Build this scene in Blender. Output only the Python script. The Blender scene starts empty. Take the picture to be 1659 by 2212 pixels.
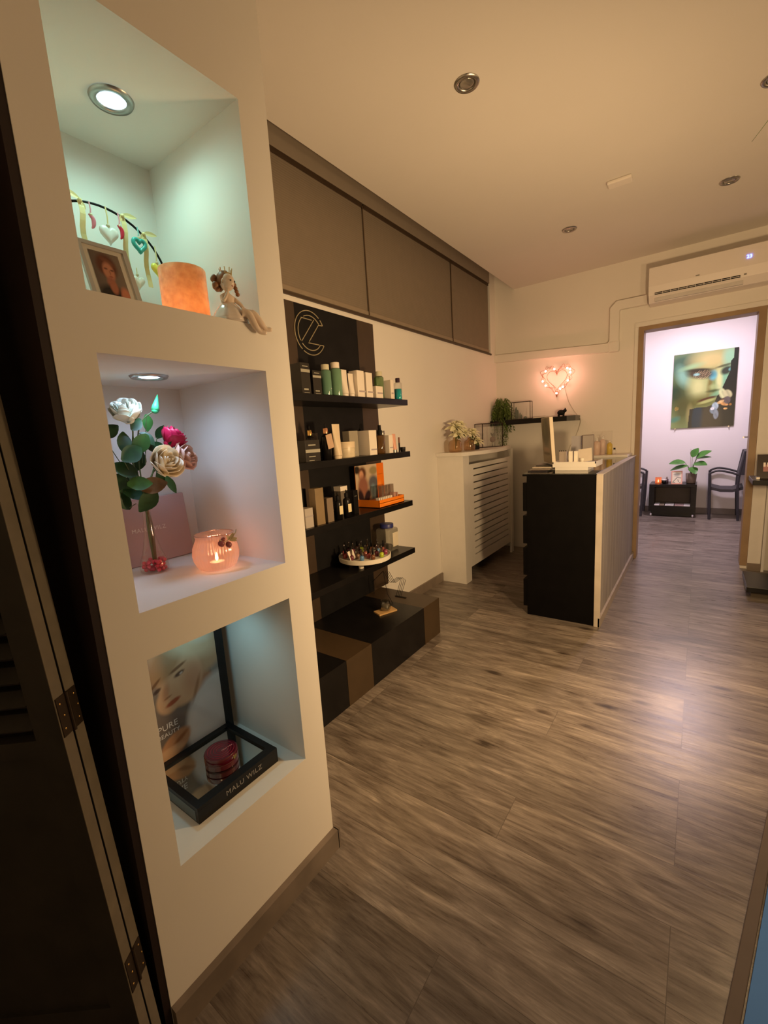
import bpy, bmesh, math, random
from mathutils import Vector, Matrix, Euler
S = bpy.context.scene
COL = S.collection
random.seed(7)
PI = math.pi

# ------------------------------------------------------------------ camera
cam = bpy.data.cameras.new('camera'); camo = bpy.data.objects.new('camera', cam); COL.objects.link(camo)
cam.sensor_fit = 'VERTICAL'; cam.sensor_height = 36; cam.lens = 15.285; cam.clip_start = 0.02
RT = Vector((0.81195, 0.58054, -0.06090)); DN = Vector((0.04888, -0.17158, -0.98396)); FW = Vector((-0.58168, 0.79595, -0.16769))
mw = Matrix(((RT.x, -DN.x, -FW.x, 0), (RT.y, -DN.y, -FW.y, 0), (RT.z, -DN.z, -FW.z, 1.3), (0, 0, 0, 1)))
camo.matrix_world = mw
S.camera = camo
# ------------------------------------------------------------------ view / world
S.view_settings.view_transform = 'Standard'; S.view_settings.look = 'None'
S.view_settings.gamma = 1; S.view_settings.use_curve_mapping = False
S.view_settings.exposure = 0.0
w = bpy.data.worlds.new('world'); S.world = w; w.use_nodes = True
w.node_tree.nodes['Background'].inputs[0].default_value = (1, .72, .45, 1)
w.node_tree.nodes['Background'].inputs[1].default_value = 0.02

def light(name, kind, loc, energy, color, size=.1, target=None, spot=None, blend=.5):
    l = bpy.data.lights.new(name, kind); l.energy = energy; l.color = color
    if kind == 'AREA': l.shape = 'DISK'; l.size = size
    else: l.shadow_soft_size = size
    if kind == 'SPOT': l.spot_size = spot; l.spot_blend = blend
    o = bpy.data.objects.new(name, l); COL.objects.link(o); o.location = loc
    if target is not None:
        o.rotation_euler = (Vector(target) - Vector(loc)).to_track_quat('-Z', 'Y').to_euler()
    return o
WARM = (1, .67, .34)
light('warm_lamp', 'SPOT', (.18, 1.62, 1.17), 98, WARM, .06, target=(-1.83, 3.0, .86), spot=math.radians(178), blend=.62)
light('warm_lamp_room', 'POINT', (.55, 2.05, 1.30), 28, WARM, .09)
light('warm_lamp_side', 'POINT', (1.3, 3.4, 1.7), 6, WARM, .2)
light('warm_fill_rear', 'POINT', (-.1, -.7, 1.9), 6, WARM, .2)  # unseen fill behind the camera, added to lift ambient light on the column
light('far_room_lamp', 'AREA', (-.8, 5.5, 2.55), 9, (1, .86, .93), .35, target=(-.1, 7.0, .8))
light('far_room_ceiling_lamp', 'POINT', (.15, 6.1, 2.45), 4, (1, .86, .93), .12)
# niche lamps
light('niche_lamp_top', 'SPOT', (-1.12, .585, 2.075), 3.1, (.52, 1, .86), .03, target=(-1.1, .6, 1.0), spot=math.radians(176), blend=.85)
light('niche_lamp_middle', 'SPOT', (-1.11, .575, 1.468), 2.0, (.46, .68, 1), .03, target=(-1.1, .58, .4), spot=math.radians(172), blend=.8)
light('niche_lamp_bottom', 'SPOT', (-1.11, .60, .862), 1.0, (.38, .85, 1), .03, target=(-1.1, .62, 0), spot=math.radians(172), blend=.8)

# ------------------------------------------------------------------ materials
def nodes(m):
    m.use_nodes = True; nt = m.node_tree; return nt, nt.nodes['Principled BSDF']
_m = {}
def M(name, c, rough=.5, metal=0, var=.06, scale=12, bump=0, coat=0, emit=None, es=0, trans=0, alpha=1, spec=.5, ior=1.45, sss=0):
    if name in _m: return _m[name]
    m = bpy.data.materials.new(name); nt, b = nodes(m)
    tc = nt.nodes.new('ShaderNodeTexCoord'); nz = nt.nodes.new('ShaderNodeTexNoise'); nz.inputs['Scale'].default_value = scale
    nz.inputs['Detail'].default_value = 3
    nt.links.new(tc.outputs['Object'], nz.inputs['Vector'])
    r = nt.nodes.new('ShaderNodeValToRGB'); nt.links.new(nz.outputs['Fac'], r.inputs[0])
    r.color_ramp.elements[0].position = .3; r.color_ramp.elements[1].position = .7
    r.color_ramp.elements[0].color = tuple(max(0, x*(1-var)) for x in c[:3]) + (1,)
    r.color_ramp.elements[1].color = tuple(min(1, x*(1+var)) for x in c[:3]) + (1,)
    nt.links.new(r.outputs[0], b.inputs['Base Color'])
    b.inputs['Roughness'].default_value = rough; b.inputs['Metallic'].default_value = metal
    b.inputs['Coat Weight'].default_value = coat; b.inputs['Transmission Weight'].default_value = trans
    b.inputs['Specular IOR Level'].default_value = spec; b.inputs['IOR'].default_value = ior
    b.inputs['Alpha'].default_value = alpha
    if sss: b.inputs['Subsurface Weight'].default_value = sss; b.inputs['Subsurface Radius'].default_value = (.02, .01, .006)
    if emit: b.inputs['Emission Color'].default_value = tuple(emit) + (1,); b.inputs['Emission Strength'].default_value = es
    if bump:
        bp = nt.nodes.new('ShaderNodeBump'); bp.inputs['Strength'].default_value = bump; bp.inputs['Distance'].default_value = .002
        n2 = nt.nodes.new('ShaderNodeTexNoise'); n2.inputs['Scale'].default_value = scale*8; n2.inputs['Detail'].default_value = 4
        nt.links.new(tc.outputs['Object'], n2.inputs['Vector'])
        nt.links.new(n2.outputs['Fac'], bp.inputs['Height']); nt.links.new(bp.outputs[0], b.inputs['Normal'])
    _m[name] = m; return m
def glass(name, tint=(1, 1, 1), gloss=.12, rough=.03, diffuse=0, dcol=(1, 1, 1)):
    if name in _m: return _m[name]
    m = bpy.data.materials.new(name); m.use_nodes = True; nt = m.node_tree; nt.nodes.clear()
    out = nt.nodes.new('ShaderNodeOutputMaterial'); t = nt.nodes.new('ShaderNodeBsdfTransparent'); g = nt.nodes.new('ShaderNodeBsdfGlossy')
    t.inputs[0].default_value = tuple(tint) + (1,); g.inputs['Roughness'].default_value = rough
    lw = nt.nodes.new('ShaderNodeLayerWeight'); lw.inputs['Blend'].default_value = .35
    mp = nt.nodes.new('ShaderNodeMapRange'); mp.inputs['To Min'].default_value = gloss*.4; mp.inputs['To Max'].default_value = min(1, gloss*4)
    nt.links.new(lw.outputs['Facing'], mp.inputs['Value'])
    mx = nt.nodes.new('ShaderNodeMixShader'); nt.links.new(mp.outputs[0], mx.inputs[0]); nt.links.new(t.outputs[0], mx.inputs[1]); nt.links.new(g.outputs[0], mx.inputs[2])
    last = mx
    if diffuse:
        d = nt.nodes.new('ShaderNodeBsdfTranslucent'); d.inputs[0].default_value = tuple(dcol) + (1,)
        d2 = nt.nodes.new('ShaderNodeBsdfDiffuse'); d2.inputs[0].default_value = tuple(dcol) + (1,)
        a = nt.nodes.new('ShaderNodeMixShader'); nt.links.new(d.outputs[0], a.inputs[1]); nt.links.new(d2.outputs[0], a.inputs[2])
        m2 = nt.nodes.new('ShaderNodeMixShader'); m2.inputs[0].default_value = diffuse
        nt.links.new(mx.outputs[0], m2.inputs[1]); nt.links.new(a.outputs[0], m2.inputs[2]); last = m2
    nt.links.new(last.outputs[0], out.inputs[0]); _m[name] = m; return m
def emis(name, c, s):
    if name in _m: return _m[name]
    m = bpy.data.materials.new(name); m.use_nodes = True; nt = m.node_tree; b = nt.nodes['Principled BSDF']
    b.inputs['Base Color'].default_value = (*c, 1); b.inputs['Emission Color'].default_value = (*c, 1); b.inputs['Emission Strength'].default_value = s
    _m[name] = m; return m
def picmat(name, rough=.35, coat=0, spec=.5):
    if name in _m: return _m[name]
    m = bpy.data.materials.new(name); nt, b = nodes(m)
    a = nt.nodes.new('ShaderNodeVertexColor'); a.layer_name = 'Col'
    nt.links.new(a.outputs[0], b.inputs['Base Color']); b.inputs['Roughness'].default_value = rough; b.inputs['Coat Weight'].default_value = coat
    b.inputs['Specular IOR Level'].default_value = spec
    _m[name] = m; return m
def floor_mat():
    m = bpy.data.materials.new('laminate_floor'); nt, b = nodes(m); N = nt.nodes; L = nt.links
    tc = N.new('ShaderNodeTexCoord'); sp = N.new('ShaderNodeSeparateXYZ'); L.new(tc.outputs['Object'], sp.inputs[0])
    br = N.new('ShaderNodeTexBrick'); L.new(tc.outputs['Object'], br.inputs['Vector'])
    br.inputs['Color1'].default_value = (0, 0, 0, 1); br.inputs['Color2'].default_value = (1, 1, 1, 1); br.inputs['Mortar'].default_value = (.5, .5, .5, 1)
    br.inputs['Scale'].default_value = 1; br.inputs['Mortar Size'].default_value = .0009; br.inputs['Brick Width'].default_value = 1.28; br.inputs['Row Height'].default_value = .192
    br.inputs['Mortar Smooth'].default_value = .0
    br.offset = .37; br.offset_frequency = 3
    mu = N.new('ShaderNodeMath'); mu.operation = 'MULTIPLY'; mu.inputs[1].default_value = 37; L.new(br.outputs['Color'], mu.inputs[0])
    mp = N.new('ShaderNodeMapping'); mp.inputs['Scale'].default_value = (1.5, 8, 1); L.new(tc.outputs['Object'], mp.inputs['Vector'])
    n1 = N.new('ShaderNodeTexNoise'); n1.noise_dimensions = '4D'; n1.inputs['Scale'].default_value = 1.5; n1.inputs['Detail'].default_value = 6; n1.inputs['Roughness'].default_value = .62; n1.inputs['Distortion'].default_value = 1.8
    L.new(mp.outputs[0], n1.inputs['Vector']); L.new(mu.outputs[0], n1.inputs['W'])
    mp2 = N.new('ShaderNodeMapping'); mp2.inputs['Scale'].default_value = (3.6, 48, 1); L.new(tc.outputs['Object'], mp2.inputs['Vector'])
    n2 = N.new('ShaderNodeTexNoise'); n2.noise_dimensions = '4D'; n2.inputs['Scale'].default_value = 1.6; n2.inputs['Detail'].default_value = 8; n2.inputs['Roughness'].default_value = .7; n2.inputs['Distortion'].default_value = .9
    L.new(mp2.outputs[0], n2.inputs['Vector']); L.new(mu.outputs[0], n2.inputs['W'])
    # knots
    mp3 = N.new('ShaderNodeMapping'); mp3.inputs['Scale'].default_value = (2.3, 6.0, 1); L.new(tc.outputs['Object'], mp3.inputs['Vector'])
    vo = N.new('ShaderNodeTexVoronoi'); vo.voronoi_dimensions = '3D'; vo.inputs['Scale'].default_value = 1.0; L.new(mp3.outputs[0], vo.inputs['Vector'])
    kr = N.new('ShaderNodeValToRGB'); kr.color_ramp.elements[0].position = .02; kr.color_ramp.elements[1].position = .14
    kr.color_ramp.elements[0].color = (1, 1, 1, 1); kr.color_ramp.elements[1].color = (0, 0, 0, 1); L.new(vo.outputs['Distance'], kr.inputs[0])
    mix = N.new('ShaderNodeMath'); mix.operation = 'MULTIPLY_ADD'; L.new(n2.outputs['Fac'], mix.inputs[0]); mix.inputs[1].default_value = .46
    m3 = N.new('ShaderNodeMath'); m3.operation = 'MULTIPLY'; L.new(n1.outputs['Fac'], m3.inputs[0]); m3.inputs[1].default_value = .54; L.new(m3.outputs[0], mix.inputs[2])
    k2 = N.new('ShaderNodeMath'); k2.operation = 'MULTIPLY_ADD'; L.new(kr.outputs[0], k2.inputs[0]); k2.inputs[1].default_value = -.24; L.new(mix.outputs[0], k2.inputs[2])
    cr = N.new('ShaderNodeValToRGB'); L.new(k2.outputs[0], cr.inputs[0]); e = cr.color_ramp.elements
    e[0].position = .32; e[0].color = (.045, .033, .026, 1); e[1].position = .67; e[1].color = (.42, .35, .29, 1)
    x = e.new(.42); x.color = (.115, .090, .072, 1); x = e.new(.50); x.color = (.180, .148, .123, 1); x = e.new(.57); x.color = (.250, .210, .176, 1)
    # plank tint
    hs = N.new('ShaderNodeHueSaturation'); L.new(cr.outputs[0], hs.inputs['Color'])
    vm = N.new('ShaderNodeMapRange'); vm.inputs['To Min'].default_value = .80; vm.inputs['To Max'].default_value = 1.20; L.new(br.outputs['Color'], vm.inputs['Value']); L.new(vm.outputs[0], hs.inputs['Value'])
    mm = N.new('ShaderNodeMix'); mm.data_type = 'RGBA'; L.new(br.outputs['Fac'], mm.inputs[0]); L.new(hs.outputs[0], mm.inputs[6]); mm.inputs[7].default_value = (.10, .08, .065, 1)
    L.new(mm.outputs[2], b.inputs['Base Color'])
    rr = N.new('ShaderNodeMapRange'); rr.inputs['To Min'].default_value = .22; rr.inputs['To Max'].default_value = .36; L.new(n2.outputs['Fac'], rr.inputs['Value']); L.new(rr.outputs[0], b.inputs['Roughness'])
    bp = N.new('ShaderNodeBump'); bp.inputs['Strength'].default_value = .25; bp.inputs['Distance'].default_value = .002; L.new(n2.outputs['Fac'], bp.inputs['Height']); L.new(bp.outputs[0], b.inputs['Normal'])
    return m
def blind_mat():
    m = M('pleated_blind_fabric', (.215, .170, .125), .8, var=.03)
    nt = m.node_tree; b = nt.nodes['Principled BSDF']; tc = nt.nodes.new('ShaderNodeTexCoord')
    wv = nt.nodes.new('ShaderNodeTexWave'); wv.bands_direction = 'Z'; wv.inputs['Scale'].default_value = 26; nt.links.new(tc.outputs['Object'], wv.inputs[0])
    bp = nt.nodes.new('ShaderNodeBump'); bp.inputs['Strength'].default_value = .30; bp.inputs['Distance'].default_value = .002
    nt.links.new(wv.outputs['Fac'], bp.inputs['Height']); nt.links.new(bp.outputs[0], b.inputs['Normal']); return m
def boards_mat():
    m = bpy.data.materials.new('whitewashed_boards'); nt, b = nodes(m); N = nt.nodes; L = nt.links
    tc = N.new('ShaderNodeTexCoord')
    mp = N.new('ShaderNodeMapping'); mp.inputs['Scale'].default_value = (30, 30, 1.2); L.new(tc.outputs['Object'], mp.inputs['Vector'])
    n = N.new('ShaderNodeTexNoise'); n.inputs['Scale'].default_value = 1.5; n.inputs['Detail'].default_value = 5; L.new(mp.outputs[0], n.inputs['Vector'])
    r = N.new('ShaderNodeValToRGB'); L.new(n.outputs['Fac'], r.inputs[0])
    r.color_ramp.elements[0].position = .3; r.color_ramp.elements[0].color = (.21, .185, .17, 1); r.color_ramp.elements[1].position = .72; r.color_ramp.elements[1].color = (.37, .34, .32, 1)
    L.new(r.outputs[0], b.inputs['Base Color']); b.inputs['Roughness'].default_value = .55; return m
WALL = M('wall_paint', (.80, .755, .69), .7, var=.015, scale=2, bump=.15)
CEIL = M('ceiling_paint', (.69, .64, .585), .8, var=.015, scale=2)
WHITE2 = M('far_room_paint', (.80, .77, .78), .7, var=.01, scale=2)
FLOOR = floor_mat(); BLIND = blind_mat(); BOARDS = boards_mat()
BLACK = M('black_laminate', (.008, .007, .007), .30, var=.2, spec=.3)
BLACKM = M('black_matt', (.009, .008, .008), .6, var=.2, spec=.2)
BROWN = M('brown_laminate', (.055, .034, .020), .45, var=.1)
WOODTRIM = M('brown_door_wood', (.33, .22, .125), .5, var=.12, scale=6)
SKIRT = M('grey_wood_skirting', (.21, .165, .13), .5, var=.2, scale=8)
WHITE = M('white_lacquer', (.78, .74, .68), .4, var=.02)
CREAM = M('cream_card', (.80, .72, .60), .55, var=.04)
CHROME = M('brushed_steel', (.42, .40, .37), .3, 1, var=.1)
GOLD = M('gold_metal', (.75, .48, .16), .25, 1, var=.1)
SHUT = M('grey_brown_shutter_paint', (.030, .026, .021), .55, var=.25, scale=9, bump=.2)
SHUTEDGE = M('bare_shutter_wood', (.20, .165, .115), .6, var=.12, scale=20)
DARKJ = M('dark_brown_jamb', (.022, .012, .010), .5, var=.15)
BRONZE = M('bronze_hinge', (.06, .04, .025), .45, .7, var=.2)
GLASS = glass('clear_glass')
LEAF = M('green_leaf', (.035, .105, .022), .4, var=.3, scale=30)
LEAFD = M('dark_rose_leaf', (.016, .055, .014), .4, var=.35, scale=25)
LEAFB = M('bright_green_leaf', (.06, .25, .05), .4, var=.25, scale=25)
STEM = M('green_stem', (.10, .13, .045), .5, var=.2)

# ------------------------------------------------------------------ helpers
def ob(name, bm, mat, parent=None, smooth=False):
    me = bpy.data.meshes.new(name)
    if isinstance(bm, bmesh.types.BMesh):
        bmesh.ops.recalc_face_normals(bm, faces=bm.faces[:]); bm.to_mesh(me); bm.free()
    else: me = bm
    if mat is not None:
        me.materials.clear()
        for mm in (mat if isinstance(mat, (list, tuple)) else [mat]): me.materials.append(mm)
    if smooth is True:
        for p in me.polygons: p.use_smooth = True
    elif smooth:
        try:
            me.shade_smooth = None
        except Exception: pass
        for p in me.polygons: p.use_smooth = True
        me.set_sharp_from_angle(angle=math.radians(smooth))
    o = bpy.data.objects.new(name, me); COL.objects.link(o)
    if parent is not None: o.parent = parent
    return o
def thing(name, label, cat, loc=(0, 0, 0), rot=(0, 0, 0), group=None):
    o = bpy.data.objects.new(name, None); COL.objects.link(o); o.location = loc
    o.rotation_euler = rot if isinstance(rot, (tuple, list, Euler)) else (0, 0, rot)
    o.empty_display_size = .05; o['label'] = label; o['category'] = cat
    if group: o['group'] = group
    return o
def tag(o, label, cat, group=None):
    o['label'] = label; o['category'] = cat
    if group: o['group'] = group
    return o
def struct(name, bm, mat, parent=None, smooth=False):
    o = ob(name, bm, mat, parent, smooth)
    if parent is None: o['kind'] = 'structure'
    return o
def B(): return bmesh.new()
def box(bm, x0, x1, y0, y1, z0, z1, bev=0, mi=0):
    r = bmesh.ops.create_cube(bm, size=1); vs = r['verts']
    for v in vs: v.co = Vector(((x0+x1)/2 + v.co.x*(x1-x0), (y0+y1)/2 + v.co.y*(y1-y0), (z0+z1)/2 + v.co.z*(z1-z0)))
    fs = set(f for v in vs for f in v.link_faces)
    for f in fs: f.material_index = mi
    if bev:
        es = list(set(e for v in vs for e in v.link_edges)); bmesh.ops.bevel(bm, geom=es, offset=bev, segments=2, affect='EDGES', profile=.5)
    return bm
def bx(*a, **k): return box(B(), *a, **k)
def lathe(bm, prof, seg=24, c=(0, 0, 0), capb=True, capt=True, M4=None, rib=0, nrib=0):
    rings = []
    for r, z in prof:
        ring = []
        for i in range(seg):
            a = 2*PI*i/seg; rr = r*(1 + (rib*math.cos(nrib*a) if rib else 0))
            p = Vector((c[0]+rr*math.cos(a), c[1]+rr*math.sin(a), c[2]+z))
            if M4: p = M4 @ p
            ring.append(bm.verts.new(p))
        rings.append(ring)
    for a, b in zip(rings, rings[1:]):
        for i in range(seg): bm.faces.new((a[i], a[(i+1) % seg], b[(i+1) % seg], b[i]))
    if capb: bm.faces.new(rings[0][::-1])
    if capt: bm.faces.new(rings[-1])
    return bm
def lt(prof, seg=24, **k): return lathe(B(), prof, seg, **k)
def tube(bm, pts, r, seg=8, taper=None, closed=False):
    pts = [Vector(p) for p in pts]; n = len(pts); rings = []; up = None
    for i, p in enumerate(pts):
        if closed: t = pts[(i+1) % n] - pts[i-1]
        else: t = (pts[min(i+1, n-1)] - pts[max(i-1, 0)])
        t.normalize()
        if up is None:
            up = Vector((0, 0, 1)) if abs(t.z) < .9 else Vector((1, 0, 0))
        s = t.cross(up).normalized(); up = s.cross(t).normalized()
        rr = r if taper is None else r*(1 + (taper-1)*i/(n-1))
        if callable(r): rr = r(i/(n-1))
        rings.append([bm.verts.new(p + (s*math.cos(2*PI*k/seg) + up*math.sin(2*PI*k/seg))*rr) for k in range(seg)])
    pairs = list(zip(rings, rings[1:])) + ([(rings[-1], rings[0])] if closed else [])
    for a, b in pairs:
        for k in range(seg): bm.faces.new((a[k], a[(k+1) % seg], b[(k+1) % seg], b[k]))
    if not closed: bm.faces.new(rings[0][::-1]); bm.faces.new(rings[-1])
    return bm
def tb(pts, r, seg=8, **k): return tube(B(), pts, r, seg, **k)
def spline(pts, n=8):
    pts = [Vector(p) for p in pts]; out = []
    P = [pts[0]] + pts + [pts[-1]]
    for i in range(1, len(P)-2):
        for k in range(n):
            t = k/n; a, b, c, d = P[i-1], P[i], P[i+1], P[i+2]
            out.append(.5*((2*b) + (-a+c)*t + (2*a-5*b+4*c-d)*t*t + (-a+3*b-3*c+d)*t**3))
    out.append(pts[-1]); return out
def prism(bm, poly, z0, z1):
    a = [bm.verts.new((x, y, z0)) for x, y in poly]; b = [bm.verts.new((x, y, z1)) for x, y in poly]; n = len(poly)
    bm.faces.new(a[::-1]); bm.faces.new(b)
    for i in range(n): bm.faces.new((a[i], a[(i+1) % n], b[(i+1) % n], b[i]))
    return bm
def sph(bm, c, r, sc=(1, 1, 1), u=16, v=10, M4=None):
    q = bmesh.ops.create_uvsphere(bm, u_segments=u, v_segments=v, radius=r)
    for x in q['verts']:
        x.co = Vector((x.co.x*sc[0], x.co.y*sc[1], x.co.z*sc[2]))
        if M4: x.co = M4 @ x.co
        x.co += Vector(c)
    return bm
def text(name, s, size, mat, parent, loc, rot, depth=.0006, space=1.0, shear=0):
    cu = bpy.data.curves.new(name, 'FONT'); cu.body = s; cu.size = size; cu.extrude = depth; cu.align_x = 'CENTER'; cu.align_y = 'CENTER'
    cu.space_character = space; cu.resolution_u = 2
    t = bpy.data.objects.new(name, cu); COL.objects.link(t); bpy.context.view_layer.update()
    me = bpy.data.meshes.new_from_object(t.evaluated_get(bpy.context.evaluated_depsgraph_get()))
    bpy.data.objects.remove(t)
    o = ob(name, me, mat, parent); o.location = loc; o.rotation_euler = rot; return o
FACEX = (PI/2, 0, PI/2)     # text that faces +x
FACEY = (PI/2, 0, 0)        # text that faces -y
def picture(name, w, h, fn, mat, parent, loc, rot, nu=80, nv=100, thick=0):
    """grid in local x (0..w) z (0..h), facing -y; colours are the printed image"""
    bm = B(); vs = [[bm.verts.new((w*i/nu, 0, h*j/nv)) for i in range(nu+1)] for j in range(nv+1)]
    for j in range(nv):
        for i in range(nu): bm.faces.new((vs[j][i], vs[j][i+1], vs[j+1][i+1], vs[j+1][i]))
    me = bpy.data.meshes.new(name); bm.to_mesh(me); bm.free()
    at = me.color_attributes.new('Col', 'FLOAT_COLOR', 'POINT')
    for j in range(nv+1):
        for i in range(nu+1):
            c = fn(i/nu, j/nv); at.data[j*(nu+1)+i].color = (c[0], c[1], c[2], 1)
    o = ob(name, me, mat, parent); o.location = loc; o.rotation_euler = rot; return o
# painting helpers for printed images
def lin(c): return tuple((x/255)**2.2 for x in c)
def mixc(a, b, t): t = max(0, min(1, t)); return tuple(p+(q-p)*t for p, q in zip(a, b))
def blob(u, v, cx, cy, rx, ry, ang=0, soft=.25):
    dx, dy = u-cx, v-cy; ca, sa = math.cos(ang), math.sin(ang)
    x = (dx*ca + dy*sa)/rx; y = (-dx*sa + dy*ca)/ry; d = math.sqrt(x*x+y*y)
    return max(0, min(1, (1+soft-d)/(2*soft)))
def poly_in(u, v, P):
    c = False; n = len(P); j = n-1
    for i in range(n):
        if (P[i][1] > v) != (P[j][1] > v) and u < (P[j][0]-P[i][0])*(v-P[i][1])/(P[j][1]-P[i][1]) + P[i][0]: c = not c
        j = i
    return c

# ================================================================== SETTING
struct('floor', bx(-3.0, 2.6, -1.6, 7.5, -.05, 0), FLOOR)
struct('ceiling', bx(-1.626, 2.6, -1.6, 7.5, 2.72, 2.78), CEIL)
XW = -1.83
wl = B()
box(wl, -2.0, XW, .8515, 4.84, 0, 2.10); box(wl, -2.0, XW, 4.575, 4.84, 2.10, 3.05);  box(wl, -2.0, -1.90, .86, 4.575, 2.10, 2.79)
struct('wall_left', wl, WALL)
struct('trim_pocket_shade', bx(-2.0, XW, .86, 4.575, 2.79, 3.05), M('pocket_shade_tone', (.30, .245, .19), .7, var=.03))  # upper wall strip above the blinds, pocket shade put into its darker colour
struct('trim_pocket', box(bx(-1.9, -1.5, .86, 4.84, 3.05, 3.1), -1.9, -1.6, .84, .8595, 2.7205, 3.1), WALL)
struct('trim_ceiling_edge', bx(-1.626, -1.60, .86, 4.72, 2.78, 3.05), CEIL)
# niche column : face x=-.905, y .31 -> .851
wn = B(); XF = -.905; NB = -1.315; ys = (.378, .767); zs = ((.376, .878), (.980, 1.486), (1.594, 2.092))
box(wn, -1.83, NB, .31, .851, 0, 2.72)
box(wn, NB, XF, .31, ys[0], 0, 2.72); box(wn, NB, XF, ys[1], .851, 0, 2.72)
zz = [0] + [z for p in zs for z in p] + [2.72]
for a, b in zip(zz[::2], zz[1::2]): box(wn, NB, XF, ys[0], ys[1], a, b)
struct('wall_niche', wn, WALL)
struct('baseboard_niche', box(box(B(), XF+.0005, -.885, .31, .855, 0, .067), -.95, -.885, .852, .862, 0, .067), SKIRT)
struct('trim_jamb', bx(-1.5, XF-.002, .295, .3095, 0, 2.72), DARKJ)
struct('wall_closet', box(box(B(), -2.4, -2.3, -1.6, .30, 0, 2.72), -2.4, -1.5, .2, .3, 0, 2.72), DARKJ)
struct('baseboard_left', bx(XW+.0005, XW+.015, 2.50, 3.345, 0, .075), SKIRT)
# far wall with doorway
wf = B()
box(wf, XW, -.455, 4.72, 4.84, 0, 2.72); box(wf, -.455, .335, 4.72, 4.84, 2.105, 2.72); box(wf, .335, 2.6, 4.72, 4.84, 0, 2.72); box(wf, -1.83, -1.6, 4.72, 4.84, 2.72, 3.05)
struct('wall_far', wf, WALL)
dr = thing('door_1', 'brown wooden door frame around the opening to the bright far room', 'door'); 
for k in ('label', 'category'): del dr[k]
dr['kind'] = 'structure'
cf = B(); box(cf, -.492, -.450, 4.700, 4.86, 0, 2.1); box(cf, .330, .378, 4.700, 4.86, 0.03, 2.1); box(cf, -.492, .378, 4.700, 4.86, 2.1, 2.135)
ob('door_casing', cf, WOODTRIM, dr)
cf = B(); box(cf, -.522, -.493, 4.706, 4.7195, 0, 2.1355); box(cf, .379, .462, 4.690, 4.7195, 0, 2.1355); box(cf, -.522, .462, 4.706, 4.7195, 2.136, 2.175)
ob('casing_edge', cf, WHITE, dr)
ob('door_panel', prism(B(), [(.3405, 4.865), (.392, 5.66), (.428, 5.655), (.376, 4.862)], .01, 2.09), WHITE2, dr)
hb = B(); box(hb, .375, .3835, 5.50, 5.53, .93, 1.14); tube(hb, [(.38, 5.515, 1.095), (.352, 5.515, 1.095), (.347, 5.505, 1.095), (.338, 5.42, 1.095)], .008); ob('door_handle', hb, CHROME, dr)
struct('trim_corner', bx(.468, .486, 4.66, 4.7195, 0, 2.7), M('bright_white_trim', (.85, .83, .80), .4, var=.01))
struct('baseboard_far', box(bx(-.515, -.47, 4.695, 4.7195, 0, .07), .38, .47, 4.672, 4.689, 0, .06), SKIRT)
# far room
struct('wall_room_far', bx(-2.0, 2.6, 7.40, 7.5, 0, 2.72), WHITE2)
struct('wall_room_left', bx(-2.1, -2.0, 4.84, 7.5, 0, 2.72), WHITE2)
struct('wall_room_right', bx(2.5, 2.6, 4.84, 7.5, 0, 2.72), WHITE2)
struct('baseboard_room', bx(-2, 2.5, 7.385, 7.3995, 0, .075), M('grey_skirting', (.22, .19, .18), .5))
# right and rear of the shop (out of the frame, closes the room)
struct('wall_right', bx(2.5, 2.6, -1.6, 4.72, 0, 2.72), WALL)
struct('wall_rear', bx(-2.4, 2.6, -1.7, -1.6, 0, 2.72), WALL)
# blue mat with brown edging, lower right corner
mt_ = thing('floor_mat', 'blue floor mat with a brown edging cut by the lower right corner', 'mat', (.108, 1.012, .0005), -.19)
ob('edging', bx(0, .026, -.55, .95, 0, .011, bev=.002), M('mat_edging', (.12, .09, .07), .7), mt_)
ob('mat_surface', bx(.0305, .75, -.55, .95, 0, .010, bev=.001), M('blue_mat_cloth', (.07, .22, .58), .7, var=.08, scale=6), mt_)

# ================================================================== BLINDS
for (a, b, hid), lab in zip(((1.25, 2.472, 0), (2.484, 3.705, 0), (3.716, 4.545, 0)),
        ('wide olive pleated blind nearest the niche column, above the product shelves', 'middle olive pleated blind of the high window, between the other two', 'narrow olive pleated blind at the far corner of the window')):
    t = thing('pleated_blind', lab, 'blind', (XW-.012, a, 2.11), group='pleated blinds in the high window')
    ob('blind_fabric', bx(-.004, .004, 0, b-a, .025, .675), BLIND, t)
    ob('head_rail', bx(-.015, .012, 0, b-a, .652, .678), BROWN, t)
    ob('bottom_rail', bx(-.010, .012, 0, b-a, 0, .026, bev=.003), M('olive_rail', (.27, .21, .15), .6), t)
    if b < 4.5: ob('blind_cord', tb([(.014, b-a-.002, .66), (.014, b-a-.002, .3), (.015, b-a+.002, 0)], .003, 6), M('cord', (.10, .06, .03), .8), t)
struct('window_1', bx(-1.899, -1.87, .9, 4.57, 2.101, 2.789), M('night_window', (.02, .02, .03), .1, var=.1))
struct('trim_window_sill', bx(XW+.0005, XW+.012, 1.2, 4.575, 2.085, 2.100), BROWN)

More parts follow.
